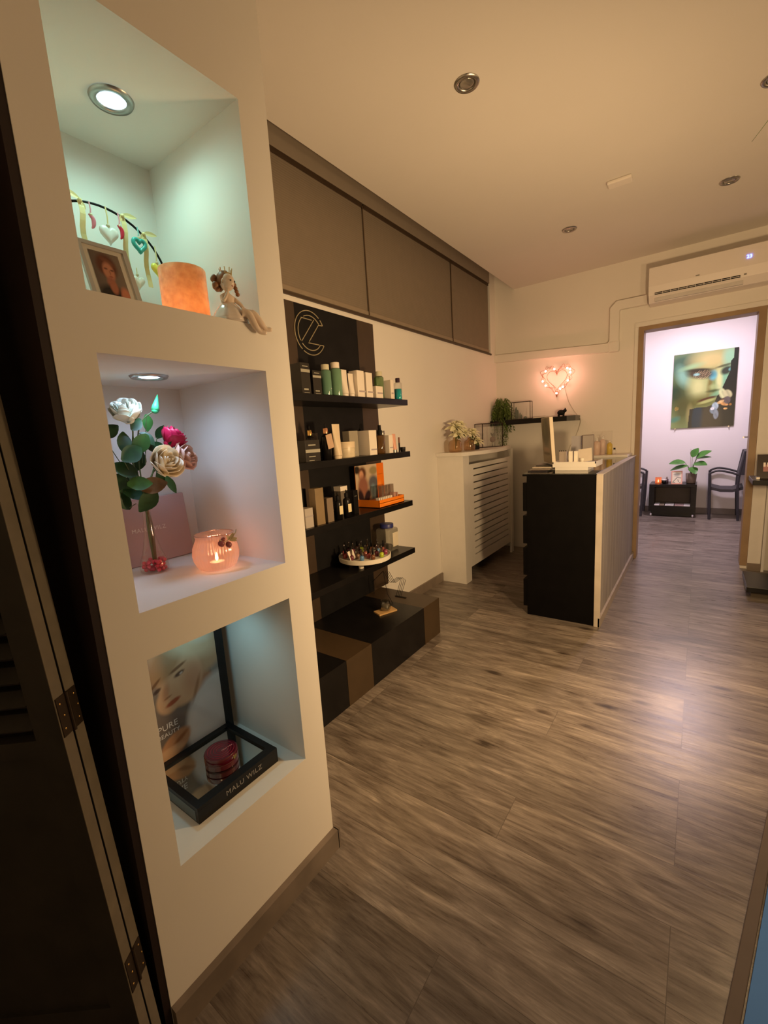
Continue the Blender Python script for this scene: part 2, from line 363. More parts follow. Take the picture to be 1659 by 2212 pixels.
# ================================================================== CEILING FITTINGS
def downlight(loc, lab, r=.045, lit=None, group=None, ringmat=None):
    t = thing('downlight', lab, 'ceiling light', loc, group=group)
    ob('ring', lt([(r*.62, -.001), (r*.66, -.006), (r*.92, -.007), (r, -.001)], 32, capb=False, capt=False), ringmat or CHROME, t, True)
    ob('lamp', lt([(0.001, -.003), (r*.5, -.004), (r*.63, -.001)], 24), lit or M('unlit_lamp_glass', (.30, .27, .24), .15, .6), t, True)
    return t
downlight((-.853, 1.93, 2.72), 'unlit steel downlight nearest the camera in the ceiling', .052, group='unlit ceiling downlights')
downlight((-.85, 3.675, 2.72), 'unlit steel downlight in the ceiling furthest left above the desk', .052, group='unlit ceiling downlights')
downlight((.07, 3.69, 2.72), 'unlit steel downlight in the ceiling before the air conditioner', .052, group='unlit ceiling downlights')
downlight((.19, 2.785, 2.72), 'unlit downlight cut by the right edge of the photo', .052, group='unlit ceiling downlights')
downlight((-1.118, .585, 2.0915), 'lit white-blue downlight in the top wall niche', .046, emis('cool_lamp_disc', (.55, .85, 1), 14))
downlight((-1.106, .572, 1.4855), 'lit blue-white downlight above the roses in the middle niche', .044, emis('cool_lamp_disc2', (.55, .75, 1), 14))
tag(ob('ceiling_sensor', bx(-.525, -.395, 3.165, 3.24, 2.700, 2.7195, bev=.006), M('sensor_plastic', (.74, .68, .62), .5, var=.02)), 'small white rectangular detector box on the ceiling', 'detector')
dl = thing('downlight', 'bright lamp disc in the far room ceiling beyond the door', 'ceiling light', (-.07, 6.32, 2.72))
ob('ring', lt([(.10, -.001), (.105, -.012), (.13, -.012), (.14, -.001)], 32, capb=False, capt=False), CHROME, dl, True)
ob('lamp', lt([(.001, -.006), (.10, -.006), (.101, -.001)], 32), emis('far_lamp_disc', (1, .80, .93), 430), dl)

# ================================================================== AIR CONDITIONER + TRUNKING
ac = thing('air_conditioner', 'white wall air conditioner with lit blue display above the doorway', 'air conditioner', (-.41, 4.72, 2.285))
P_ = [(0, 0), (-.16, 0), (-.205, .05), (-.22, .12), (-.215, .265), (-.19, .275), (0, .275)]   # (y,z) profile
bm = B(); W_ = .87
a = [bm.verts.new((0, y, z)) for y, z in P_]; b = [bm.verts.new((W_, y, z)) for y, z in P_]; n = len(P_)
bm.faces.new(a[::-1]); bm.faces.new(b)
for i in range(n): bm.faces.new((a[i], a[(i+1) % n], b[(i+1) % n], b[i]))
ACM = M('ac_plastic', (.80, .73, .68), .4, var=.01)
bmesh.ops.bevel(bm, geom=[e for e in bm.edges if len(e.link_faces) == 2 and e.calc_face_angle(0) > .5], offset=.006, segments=2, affect='EDGES')
ob('body', bm, ACM, ac)
ob('air_slot', bx(.045, .60, -.2125, -.190, .052, .068), BLACKM, ac)
vb = B(); box(vb, .045, .60, -.215, -.20, .0575, .0605); 
for k in range(9): box(vb, .1+k*.055, .103+k*.055, -.2145, -.19, .052, .068)
ob('louvre', vb, ACM, ac)
ob('lower_flap', bx(.045, .62, -.19, -.165, .004, .04, bev=.003), M('ac_flap', (.6, .56, .53), .5), ac)
ob('badge', bx(.32, .345, -.2225, -.2195, .125, .133), CHROME, ac)
text('display_digits', '23', .034, emis('blue_digits', (.10, .16, 1), 9), ac, (.645, -.2205, .185), FACEY, .001)
ob('emblem', bx(.62, .636, -.215, -.205, .062, .072), CHROME, ac)
tr = thing('pipe_trunking', 'white pipe trunking stepping down the wall from the air conditioner', 'pipe')
bm = B(); y0, y1 = 4.672, 4.7195
pts = [(-.43, 2.35), (-.655, 2.35), (-.685, 2.32), (-.685, 2.045), (-.715, 2.0), (-.76, 1.997), (-1.83, 2.058)]
hw = .038
def offs(pts, d):
    o = []
    for i, p in enumerate(pts):
        p = Vector(p); a = (p-Vector(pts[i-1])).normalized() if i else None; b = (Vector(pts[i+1])-p).normalized() if i < len(pts)-1 else None
        na = Vector((-a.y, a.x)) if a else None; nb = Vector((-b.y, b.x)) if b else None
        nn = (na+nb).normalized()/max(.5, (na+nb).normalized().dot(na)) if a and b else (na or nb)
        o.append(p+nn*d)
    return o
A_ = offs(pts, hw); C_ = offs(pts, -hw)
ring = A_ + C_[::-1]
fa = [bm.verts.new((p.x, y0, p.y)) for p in ring]; fb = [bm.verts.new((p.x, y1, p.y)) for p in ring]; n = len(ring); h = len(pts)
for i in range(h-1):
    bm.faces.new((fa[i], fa[i+1], fa[n-2-i], fa[n-1-i])); bm.faces.new((fb[i], fb[i+1], fb[n-2-i], fb[n-1-i]))
for i in range(n): bm.faces.new((fa[i], fa[(i+1) % n], fb[(i+1) % n], fb[i]))
ob('duct', bm, WALL, tr)
ob('elbow_cover', bx(-.732, -.640, 4.668, 4.7195, 1.952, 2.05, bev=.012), WALL, tr)

# ================================================================== HEART OF LIGHTS
hl = thing('heart_light', 'copper wire heart wreath with glowing fairy lights on the wall', 'fairy light', (-1.186, 4.68, 1.775))
def heart(t, s): return (s*16*math.sin(t)**3/16, s*(13*math.cos(t)-5*math.cos(2*t)-2*math.cos(3*t)-math.cos(4*t))/14.5)
COP = M('copper_wire', (.55, .20, .10), .4, .8)
random.seed(3)
for s, ph, r in ((.096, 0, .0022), (.146, .3, .0018), (.138, 1.1, .0015), (.128, 2.2, .0015)):
    pts = []
    for i in range(90):
        t = 2*PI*i/90; wob = 0 if s < .1 else .016*math.sin(9*t+ph*4)+.010*math.sin(17*t+ph)
        x, z = heart(t, s+wob); pts.append((x, (-.012*math.sin(7*t+ph) if s > .1 else 0), z))
    ob('wire', tb(pts, r, 5, closed=True), COP, hl)
BULB = emis('fairy_bulb', (1, .66, .50), 9)
for px, pz in ((-.105, .085), (-.022, .095), (.10, .088), (.125, .075), (.128, .045), (-.135, -.01), (-.105, -.055), (.105, -.03), (.06, -.085), (.035, -.10), (0, -.14)):
    q = ob('bulb', sph(B(), (0, 0, 0), .0095, u=10, v=6), BULB, hl, True); q.location = (px, -.016, pz)
light('heart_glow_left', 'POINT', (-1.30, 4.585, 1.80), .8, (1, .38, .27), .02)
light('heart_glow_right', 'POINT', (-1.07, 4.585, 1.80), .9, (1, .38, .27), .02)
light('heart_glow_low', 'POINT', (-1.18, 4.585, 1.67), .6, (1, .38, .27), .02)
ob('cable', tb(spline([(.06, .030, -.06), (.10, .034, -.22), (.16, .03, -.33), (.215, .02, -.40), (.218, .02, -.45), (.18, .034, -.56), (.12, .034, -.68), (.09, .034, -.80)]), .0022, 6), M('thin_cable', (.55, .5, .42), .6), hl)

# ================================================================== WALL SHELF (far)
ws = thing('wall_shelf', 'long narrow black floating shelf on the far wall beside the desk', 'shelf', (-1.829, 4.52, 1.355))
ob('board', bx(0, .854, 0, .1995, 0, .048, bev=.002), BLACK, ws)
ob('end_cap', bx(.775, .8545, -.0006, .1995, .0005, .0475), M('grey_plastic_end', (.10, .095, .095), .4), ws)
# hanging plant
random.seed(11)
def leaf_bm(bm, base, dirv, up, L, Wd, curl=.3, seg=6, fold=.15):
    dirv = Vector(dirv).normalized(); up = Vector(up); side = dirv.cross(up).normalized(); up = side.cross(dirv).normalized()
    prev = None
    for i in range(seg+1):
        t = i/seg; wd = Wd*math.sin(PI*min(1, t*.94+.04))**.8*.5*(1-.25*t); p = Vector(base) + dirv*L*t*(1-.15*curl*t) - up*curl*L*t*t*.6
        l = bm.verts.new(p + side*wd + up*fold*wd); c = bm.verts.new(p); r = bm.verts.new(p - side*wd + up*fold*wd)
        if prev:
            bm.faces.new((prev[0], prev[1], c, l)); bm.faces.new((prev[1], prev[2], r, c))
        prev = (l, c, r)
hp = thing('hanging_plant', 'trailing green fern spilling over the left end of the far shelf', 'plant', (-1.73, 4.62, 1.4035))
ob('pot', lt([(.030, 0), (.040, .07), (.038, .07)], 20), BLACKM, hp, True)
fo = B(); FERN = M('fern_green', (.12, .185, .04), .5, var=.35, scale=20)
for s in range(58):
    az = random.uniform(-2.9, .3) if s % 4 else random.uniform(0, 6.28)
    out = random.uniform(.03, .095); top = random.uniform(.08, .24); drop = random.choice([random.uniform(-.04, .1), random.uniform(-.18, -.02), random.uniform(-.1, 0)])
    dx, dy = math.cos(az)*out, math.sin(az)*out
    dx = max(-.075, dx*1.25); dy = max(-.12, min(.075, dy*1.2))
    P3 = spline([(0, 0, .06), (dx*.5, dy*.5, top), (dx*1.0, dy*1.0, top*.5+.0), (dx*1.15, dy*1.15, drop)], 5)
    tube(fo, P3, .0012, 4)
    for i, p in enumerate(P3[2:]):
        for k in (-1, 1):
            a2 = az + k*1.2 + random.uniform(-.4, .4)
            leaf_bm(fo, p, (math.cos(a2), math.sin(a2), -.6), (0, 0, 1), random.uniform(.024, .042), .011, .5, 3)
for q in range(7):
    x0_ = .02+.012*q; P3 = spline([(x0_*.5, -.09, .02), (x0_, -.112, -.08), (x0_+.005, -.115, -.17), (x0_-.02, -.12, -.23-.01*q)], 6)
    tube(fo, P3, .0012, 4)
    for p in P3:
        for k in range(3):
            a2 = random.uniform(0, 6.28); leaf_bm(fo, p, (math.cos(a2)*.8, math.sin(a2)*.8, -.9), (0, 0, 1), random.uniform(.018, .03), .008, .4, 3)
ob('foliage', fo, FERN, hp)
def frame_box(t, w_, h_, d_, mat, r=.0025):
    bm = B()
    for x in (0, w_):
        for y in (0, d_): box(bm, x-r, x+r, y-r, y+r, 0, h_)
    for z in (0+r, h_):
        for y in (0, d_): box(bm, 0, w_, y-r, y+r, z-r, z+r)
        for x in (0, w_): box(bm, x-r, x+r, 0, d_, z-r, z+r)
    ob('frame', bm, mat, t)
    g = B(); box(g, r, w_-r, -.0005, .0005, r*2, h_-r); box(g, r, w_-r, d_-.0005, d_+.0005, r*2, h_-r); ob('pane', g, GLASS, t)
fb_ = thing('glass_frame_box', 'black metal framed glass box with small cacti on the far shelf', 'terrarium', (-1.605, 4.555, 1.4035))
frame_box(fb_, .19, .175, .07, M('dark_metal_frame', (.05, .03, .02), .5, .5))
CAC = M('cactus_green', (.055, .085, .055), .6, var=.25, scale=40)
for i, (x, hh, r) in enumerate(((.035, .13, .012), (.052, .10, .010), (.075, .07, .006), (.09, .05, .006), (.13, .028, .016))):
    q = ob('cactus', lt([(r*.7, .006), (r, hh*.3), (r*.95, hh*.7), (r*.5, hh*.95), (.001, hh)], 14, rib=.12, nrib=7), CAC, fb_, True); q.location = (x, .035, 0)
tag(ob('paperback', bx(-1.385, -1.255, 4.56, 4.64, 1.4035, 1.414, bev=.001), CREAM), 'flat cream paperback lying on the black far shelf', 'book')
pg = thing('animal_ornament', 'small black animal figurine at the right of the far shelf', 'ornament', (-1.125, 4.60, 1.4035))
bm = B(); sph(bm, (0, 0, .036), .03, (1.25, .8, .9)); sph(bm, (.036, -.005, .052), .018, (1, .9, .9))
for x in (-.022, .022):
    for y in (-.012, .012): lathe(bm, [(.007, .0), (.008, .022)], 8, (x, y, 0))
ob('body', bm, BLACKM, pg, True)
bm = B(); 
for y in (-.009, .007): lathe(bm, [(.006, 0), (.001, .013)], 6, (.038, y, .066))
ob('ear', bm, BLACKM, pg)

# ================================================================== RADIATOR COVER
rc = thing('radiator_cover', 'white slatted radiator cover with bowed top against the left wall', 'radiator cover', (XW, 3.33, 0))
ob('side_panel', bx(.001, .24, 0, .018, 0, 1.11), WHITE, rc)
ob('post', bx(.222, .24, .018, .115, 0, 1.11), WHITE, rc)
ob('post', bx(.222, .24, 1.135, 1.20, 0, 1.11), WHITE, rc)
bm = B(); box(bm, .215, .233, .115, .215-.0, .12, 1.03); box(bm, .215, .233, 1.065, 1.135, .12, 1.03)
ns = 14; z0, z1 = .215, .985; pit = (z1-z0)/(ns-1); gap = .012
zc = .12
for i in range(ns):
    zz_ = z0+i*pit; box(bm, .215, .233, .215, 1.065, zc, zz_-gap/2); zc = zz_+gap/2
box(bm, .215, .233, .215, 1.065, zc, 1.030)
ob('slatted_panel', bm, WHITE, rc)
poly = [(.002, -.025)] + [(.245+.115*math.sin(PI*min(1, max(0, t))**.8)-.03*t, -.025+1.235*t) for t in [i/20 for i in range(21)]] + [(.002, 1.21)]
ob('top_board', prism(B(), poly, 1.112, 1.142), WHITE, rc)
ob('radiator', bx(.03, .13, .14, 1.1, .14, .98, bev=.01), M('radiator_dark', (.10, .075, .05), .6), rc)
# vases with poinsettia-like cream flowers
PET = M('cream_petal', (.84, .80, .56), .55, var=.12, scale=30)
AMB = glass('amber_glass', (.88, .72, .50), .16, .04, .25, (.55, .33, .16))
def flower_vase(loc, lab, r, h, blooms, seed):
    t = thing('flower_vase', lab, 'vase', loc); random.seed(seed)
    ob('vase', lt([(r*.85, 0), (r, h*.15), (r, h*.55), (r*.8, h*.75), (r*.32, h*.86), (r*.30, h*.97), (r*.36, h)], 28, capt=False), AMB, t, True)
    for (bx_, by_, bz_, R_) in blooms:
        ob('stem', tb(spline([(0, 0, h*.2), (bx_*.4, by_*.4, h), (bx_, by_, bz_)], 4), .002, 5), STEM, t)
        pb = B()
        for ring, nn, LL, el in ((0, 7, 1.0, -.25), (1, 6, .8, .25), (2, 5, .5, .8)):
            for k in range(nn):
                a = 2*PI*k/nn + ring*.5 + random.uniform(-.15, .15)
                leaf_bm(pb, (bx_, by_, bz_+.003*ring), (math.cos(a)+.35, math.sin(a), el-.25*math.cos(a)), (.75, 0, .66), R_*LL, R_*.46, .35, 5)
        ob('petals', pb, PET, t)
        cb = B()
        for k in range(6):
            a = random.uniform(0, 6.28); leaf_bm(cb, (bx_, by_, bz_-.002), (math.cos(a)+.4, math.sin(a), .1), (0, 0, 1), R_*.35, R_*.12, .2, 3)
        for k in range(4):
            a = random.uniform(0, 6.28); leaf_bm(cb, (bx_, by_, bz_-.012), (math.cos(a), math.sin(a), -.5), (0, 0, 1), R_*.7, R_*.3, .3, 4)
        ob('bloom_leaves', cb, STEM, t)
    return t
flower_vase((-1.70, 3.42, 1.1425), 'round amber glass vase of cream flowers at the near end of the radiator cover', .058, .125, [(.0, .02, .215, .105), (.03, .10, .165, .095), (.04, -.03, .155, .085), (.0, .09, .235, .09)], 1)
flower_vase((-1.68, 3.66, 1.1425), 'amber glass vase of cream flowers further along the radiator cover, partly hidden', .052, .115, [(.01, .05, .165, .09), (.05, .05, .085, .085), (.03, .0, .145, .07)], 2)
tag(ob('canister', lt([(.038, 0), (.04, .004), (.04, .10), (.032, .104), (.034, .118), (.01, .122)], 24), BLACKM, None, True), 'small black canister between the flower vase and the lantern', 'canister').location = (-1.70, 3.83, 1.1425)
ln = thing('lantern', 'black wire glass lantern holding a dark plant ornament on the radiator cover', 'lantern', (-1.735, 4.09, 1.1425))
ln.rotation_euler = (0, 0, 1.25)
frame_box(ln, .30, .235, .10, M('dark_metal_frame', (.05, .03, .02), .5, .5), .003)
orn = ob('ornament_ball', sph(B(), (.185, .03, .075), .03), M('dark_red_glass', (.09, .02, .015), .15), ln, True)
ob('ornament_stand', lt([(.02, .004), (.003, .01), (.003, .05)], 12, c=(.185, .03, 0)), BLACKM, ln)
bm = B(); random.seed(5)
for k in range(16):
    a = random.uniform(0, 6.28); leaf_bm(bm, (.185, .03, .10), (math.cos(a)*.6, math.sin(a)*.6, 1), (math.cos(a+1), math.sin(a+1), 0), .05, .014, .5, 4)
ob('ornament_leaves', bm, M('dark_plant', (.03, .035, .015), .6), ln)

# ================================================================== RECEPTION COUNTER
DESK = M('black_desk_laminate', (.0035, .003, .003), .5, var=.2, spec=.12)
ct = thing('reception_desk', 'black chest reception desk with whitewashed board cladding on its front', 'desk', (-.96, 2.945, 0))
ob('carcass', bx(0.02, .452, 0, .80, 0, .985), DESK, ct)
ob('carcass', bx(0.02, .452, .8005, 1.40, 0, .985), DESK, ct)
ob('desk_top', bx(-.008, .452, -.001, 1.40, .9855, .998), DESK, ct)
for j, y0_ in enumerate((.004, .804)):
    wd_ = .792 if j == 0 else .592
    for i in range(4):
        zb = .06+i*.228
        bm = B(); box(bm, -.008, .019, y0_, y0_+wd_, zb, zb+.196); ob('drawer', bm, DESK, ct)
ob('desk_glass', bx(-.005, .45, .003, 1.395, .9985, 1.004), glass('desk_glass', (.9, .93, .9), .2), ct)
bm = B(); nb = 13; wb = 1.735/nb
for i in range(nb): box(bm, .4545, .478, .012+i*wb, .012+(i+1)*wb-.0025, .0, .992, bev=.0015)
ob('cladding', bm, BOARDS, ct)
ob('end_trim', bx(.4535, .490, -.012, .011, 0, .996, bev=.002), M('pale_trim', (.50, .44, .37), .5, var=.08), ct)
ob('top_trim', bx(.45, .488, .012, 1.745, .993, 1.0, bev=.001), M('pale_trim2', (.52, .47, .42), .5, var=.08), ct)
ob('plinth_strip', bx(.4785, .492, -.012, 1.745, 0, .062), M('skirting_light', (.34, .28, .22), .5, var=.1), ct)
cb2 = thing('white_cabinet', 'small white cabinet with one drawer standing behind the desk at the wall', 'cabinet', (-.86, 4.40, 0))
ob('body', bx(0, .345, 0, .31, 0, 1.0), WHITE, cb2); ob('cabinet_top', bx(-.01, .35, -.02, .315, 1.0005, 1.022, bev=.003), WHITE, cb2)
ob('drawer', bx(.006, .34, -.016, -.0005, .86, .992, bev=.002), WHITE, cb2)
ob('drawer_handle', bx(.155, .175, -.028, -.0165, .905, .965, bev=.003), CHROME, cb2)
# soap bottles on it
def pump_bottle(loc, lab, r, h, body, cap, group=None):
    t = thing('pump_bottle', lab, 'bottle', loc, group=group)
    ob('bottle', lt([(r, 0), (r, h*.72), (r*.75, h*.8), (r*.35, h*.84), (r*.35, h*.88)], 20), body, t, True)
    bm = B(); lathe(bm, [(r*.4, h*.88), (r*.4, h*.94), (.004, h*.95), (.004, h*1.05)], 12); box(bm, -.008, .008, -.03, .008, h*1.05, h*1.08, bev=.001); ob('pump', bm, cap, t)
    return t
PINKB = M('pale_pink_plastic', (.70, .52, .42), .35); YEL = M('yellow_plastic', (.62, .45, .08), .35)
pump_bottle((-.775, 4.47, 1.0225), 'pale pink pump bottle on the white cabinet by the desk', .030, .15, PINKB, WHITE)
pump_bottle((-.735, 4.53, 1.0225), 'taller pale pink pump bottle standing behind the other one', .026, .165, M('pale_pink2', (.72, .56, .48), .35), WHITE)
t = thing('lotion_bottle', 'yellow lotion bottle on the white cabinet right of the pump bottles', 'bottle', (-.672, 4.50, 1.0225))
ob('bottle', lt([(.024, 0), (.024, .09), (.012, .105), (.011, .11)], 18), YEL, t, True); ob('cap', lt([(.013, .110), (.013, .128)], 14), CREAM, t, True)
t = thing('lotion_bottle', 'tiny glass bottle right of the yellow lotion bottle', 'bottle', (-.63, 4.49, 1.0225))
ob('bottle', lt([(.015, 0), (.015, .035), (.008, .045)], 14), GLASS, t, True); ob('cap', lt([(.009, .045), (.009, .06)], 12), BLACKM, t)
t = thing('acrylic_stand', 'clear upright acrylic sheet stand behind the pump bottles', 'stand', (-.835, 4.60, 1.0225))
ob('sheet', bx(0, .17, 0, .003, 0, .215), GLASS, t); ob('foot', bx(0, .17, -.05, .003, 0, .003), GLASS, t)
# cosmetics counter display
ds = thing('counter_display', 'white cosmetics counter display tray with tall picture panel on the desk', 'display', (-.822, 3.14, 1.0045))
ob('base_block', bx(.015, .225, .01, .20, 0, .022), WHITE, ds)
bm = B(); box(bm, 0, .275, 0, .24, .022, .045); box(bm, 0, .275, 0, .006, .045, .058); box(bm, 0, .006, 0, .24, .045, .058); box(bm, .269, .275, 0, .24, .045, .058); ob('tray', bm, WHITE, ds)
pan = ob('side_panel', bx(-.012, .012, .0, .30, .05, .375, bev=.002), M('cream_panel', (.66, .56, .42), .5), ds); pan.rotation_euler = (0, math.radians(-4), math.radians(26)); pan.location = (.012, .008, -.006)
def green_bottle_pic(u, v):
    c = lin((150, 135, 105)); c = mixc(c, lin((92, 92, 56)), blob(u, v, .5, .68, .42, .33)); c = mixc(c, lin((120, 118, 80)), .6*blob(u, v, .4, .8, .1, .2)); c = mixc(c, lin((168, 140, 110)), blob(u, v, .5, .30, .4, .05)); c = mixc(c, lin((100, 85, 48)), blob(u, v, .5, .21, .4, .035)); return c
pp = picture('panel_picture', .29, .32, green_bottle_pic, picmat('print_satin'), pan, (-.0135, .295, .052), (0, 0, -PI/2), 20, 40)
gl = M('clear_grey_plastic', (.45, .38, .33), .3, alpha=.75)
tt = thing('tester_holder', 'grey plastic tester holder with dark dots in the white tray', 'holder', (-.795, 3.20, 1.0495)); tt.rotation_euler = (0, 0, 0)
ob('holder_body', bx(0, .05, 0, .03, 0, .082, bev=.002), gl, tt)
for k in range(4): ob('dot', sph(B(), (.004+.014*k, -.002, .086), .004, u=8, v=6), BLACKM, tt)
for k, (x, lab) in enumerate(((-.722, 'left white cosmetic box standing in the counter tray'), (-.688, 'right white cosmetic box standing in the counter tray'))):
    tag(ob('cosmetic_box', bx(x, x+.022, 3.165, 3.19, 1.05, 1.133), M('bright_card', (.85, .79, .68), .5)), lab, 'box')
tag(ob('cosmetic_jar', lt([(.012, 0), (.012, .022), (.013, .023), (.013, .035)], 16), M('bright_card', (.85, .79, .68), .5), None, True), 'tiny white jar at the right end of the counter tray', 'jar').location = (-.640, 3.18, 1.0495)
q = tag(ob('display_card', bx(0, .085, -.001, .001, 0, .09), M('pale_card', (.66, .58, .48), .5)), 'pale card leaning at an angle in the counter tray', 'card'); q.location = (-.672, 3.24, 1.052); q.rotation_euler = (-.3, -.12, 0)
# loose magazines
random.seed(4)
for k, (x, y, rz, c, lab) in enumerate(((-1.0, 3.06, .1, (.03, .025, .03), 'lowest dark magazine of the pile on the desk corner'), (-.992, 3.10, -.05, (.25, .2, .16), 'grey-brown magazine lying across the dark one'),
      (-.992, 3.14, .02, (.6, .53, .42), 'pale magazine in the middle of the pile'), (-.985, 3.20, .06, (.04, .035, .03), 'dark magazine on top at the back of the pile'))):
    o = tag(ob('magazine', bx(0, .13, 0, .19, 0, .007, bev=.001), M('magazine_%d' % k, c, .3)), lab, 'magazine', 'magazines on the desk'); o.location = (x+.03, y, 1.005+.0085*k); o.rotation_euler = (0, 0, rz)
# monitor back + pale sheet
t = thing('monitor', 'grey flat screen monitor on the desk seen from behind', 'monitor', (-.70, 3.62, 1.0045), .35)
ob('screen_back', bx(-.03, .055, 0, .018, .02, .225, bev=.005), M('monitor_grey', (.16, .12, .10), .4), t); ob('foot', bx(-.02, .06, -.03, .06, 0, .012, bev=.003), BLACKM, t); ob('neck', bx(.01, .03, .005, .02, .012, .06), BLACKM, t)
q = tag(ob('document_holder', bx(0, .075, 0, .01, 0, .22), M('pale_blue_card', (.42, .40, .42), .4)), 'pale blue-grey upright card left of the monitor', 'card'); q.location = (-.815, 3.64, 1.0045); q.rotation_euler = (-.05, 0, 0)

# ================================================================== PRODUCT SHELF UNIT
PX = -1.8295
su = thing('product_shelf_unit', 'black and brown wall panel with four black product shelves', 'shelf unit', (PX, 1.59, 0))
ob('back_panel', bx(0, .0195, .18, .717, .2445, 2.05), BLACKM, su)
ob('brown_strip', bx(0, .0195, .7175, .89, .2445, 2.05), BROWN, su)
ob('brown_strip', bx(0, .0195, .0, .1795, .2445, 2.05), BROWN, su)
for z in (1.536, 1.203, .873, .542):
    ob('shelf_board', bx(.020, .267, -.12, .885, z-.036, z, bev=.0015), BLACK, su)
# logo: open ring and diagonal strokes
LG = M('pale_gold_logo', (.42, .35, .22), .5, .2)
cx_, cz_ = 1.877-1.59, 1.905; lx = .0225
def arc(r, a0, a1, n=40): return [(lx, cx_+r*math.cos(math.radians(a0+(a1-a0)*i/n)), cz_+r*math.sin(math.radians(a0+(a1-a0)*i/n))) for i in range(n+1)]
def yz(*p): return [(lx, y-1.59, z) for y, z in p]
bm = B()
for pts_ in (arc(.118, 50, 232), arc(.118, 238, 331), arc(.118, 27, 44), arc(.093, 128, 212), arc(.093, 38, 118), arc(.093, 222, 322), yz((1.979, 1.959), (1.947, 1.957)), yz((1.812, 1.978), (1.895, 1.976)),
             yz((1.912, 1.979), (1.805, 1.854)), yz((1.947, 1.957), (1.862, 1.857)), yz((1.856, 1.850), (1.942, 1.849)), yz((1.978, 1.849), (1.950, 1.849))):
    tube(bm, pts_, .0027, 5)
ob('logo', bm, LG, su)
# low cabinets
for y0_, y1_, bs, lab in ((.90, 1.655, (.553, .755), 'nearer low black cabinet with a brown band under the product shelves'), (1.657, 2.392, (.538, .735), 'further low black cabinet with a brown band under the product shelves')):
    t = thing('low_cabinet', lab, 'cabinet', (PX, y0_, 0), group='low cabinets under the shelves')
    ob('carcass', bx(0, .484, 0, bs[0], 0, .243), BLACK, t)
    ob('brown_band', bx(0, .485, bs[0]+.0005, y1_-y0_, 0, .243), M('brown_band', (.058, .036, .018), .4, var=.08), t)

# ---------------- product builders (front faces +x)
K = 1.585/1.62
def Yk(y): return y*K
def pbox(y0, y1, h, zf, mat, lab, d=.055, x=-1.585, band=None, txt=None, name='product_box', grp=None, lines=True):
    t = thing(name, lab, 'box', (x, y0, zf+.0005), group=grp)
    wd = y1-y0
    ob('carton', bx(-d, 0, 0, wd, 0, h, bev=.0008), mat, t)
    if band: 
        z0_, z1_, bmn = band; ob('band', bx(.0001, .0006, 0, wd, h*z0_, h*z1_), bmn, t)
    if lines:
        bm = B()
        for q in lines if lines is not True else ((.18, .13, .5), (.10, .07, .35)): box(bm, .0001, .0005, wd*.2, wd*(.2+q[2]), h*q[1], h*q[0])
        ob('print', bm, txt or M('grey_print', (.35, .31, .30), .6), t)
    return t
def bottle(y, h, r, zf, body, cap, lab, x=-1.62, capf=.17, capr=.72, fill=None, name='product_bottle', sq=False):
    t = thing(name, lab, 'bottle', (x, y, zf+.0005))
    hb_ = h*(1-capf)
    ob('body', lt([(r*.95, 0), (r, .004), (r, hb_*.93), (r*.8, hb_*.985), (r*.45, hb_)], 20, capt=True), body, t, True)
    if fill: ob('liquid', lt([(r*.88, .003), (r*.9, .006), (r*.9, hb_*fill[0])], 20), fill[1], t, True)
    ob('cap', lt([(r*capr, hb_), (r*capr, h-.002), (r*capr*.95, h)], 20), cap, t, 40)
    return t
def tubep(y, h, wd, zf, mat, lab, x=-1.62, capm=None):
    t = thing('cosmetic_tube', lab, 'tube', (x, y, zf+.0005)); bm = B(); prev = None; r0 = wd*.42
    for i in range(9):
        s_ = i/8; z = .018 + (h-.018)*s_; rx = r0*(1-s_)+.0012; ry = r0*(1-s_)+wd*.5*s_
        ring = [bm.verts.new((rx*math.cos(2*PI*k/20), ry*math.sin(2*PI*k/20), z)) for k in range(20)]
        if prev:
            for k in range(20): bm.faces.new((prev[k], prev[(k+1) % 20], ring[(k+1) % 20], ring[k]))
        else: bm.faces.new(ring[::-1])
        prev = ring
    bm.faces.new(prev); ob('tube_body', bm, mat, t, 50)
    ob('cap', lt([(r0*.9, 0), (r0*.98, .017)], 20), capm or mat, t, 40)
    return t
def dropper(y, h, r, zf, body, cap, lab, x=-1.66):
    t = thing('dropper_bottle', lab, 'bottle', (x, y, zf+.0005))
    ob('body', lt([(r, 0), (r, h*.60), (r*.85, h*.66), (r*.45, h*.69), (r*.42, h*.72)], 20), body, t, True)
    ob('collar', lt([(r*.5, h*.72), (r*.5, h*.85), (r*.42, h*.87)], 16), cap, t, 40)
    ob('pipette', lt([(r*.2, h*.87), (r*.14, h*.97), (r*.05, h)], 10), BLACKM, t, True)
    return t
DK = M('dark_carton', (.028, .023, .018), .45, var=.1, spec=.3); SILV = M('pale_silver_band', (.42, .40, .32), .35, .2); WC = M('white_carton', (.80, .71, .60), .5, var=.02)
LAV = M('grey_lavender_print', (.40, .34, .34), .6); GC = M('grey_carton', (.33, .29, .22), .5, var=.05); GREENL = M('teal_green_liquid', (.12, .24, .16), .12, alpha=.93, var=.1); TEAL = M('bright_turquoise_liquid', (.0, .33, .36), .15)
GREENP = glass('green_plastic', (.62, .78, .55), .12, .05, .3, (.20, .28, .12)); IV = M('ivory_cap', (.62, .58, .42), .4)
Z1, Z2, Z3, Z4 = 1.536, 1.203, .873, .542
pbox(Yk(1.593), Yk(1.655), .148, Z1, DK, 'tall dark product box with a silver band at the left end of the top shelf', .08, band=(.70, .80, SILV), txt=SILV, lines=((.91, .88, .6), (.18, .13, .5), (.05, .035, .6)))
pbox(Yk(1.674), Yk(1.735), .118, Z1, DK, 'shorter dark product box with a silver band on the top shelf', .08, band=(.70, .80, SILV), txt=SILV, lines=((.91, .88, .6), (.18, .13, .5), (.05, .035, .6)))
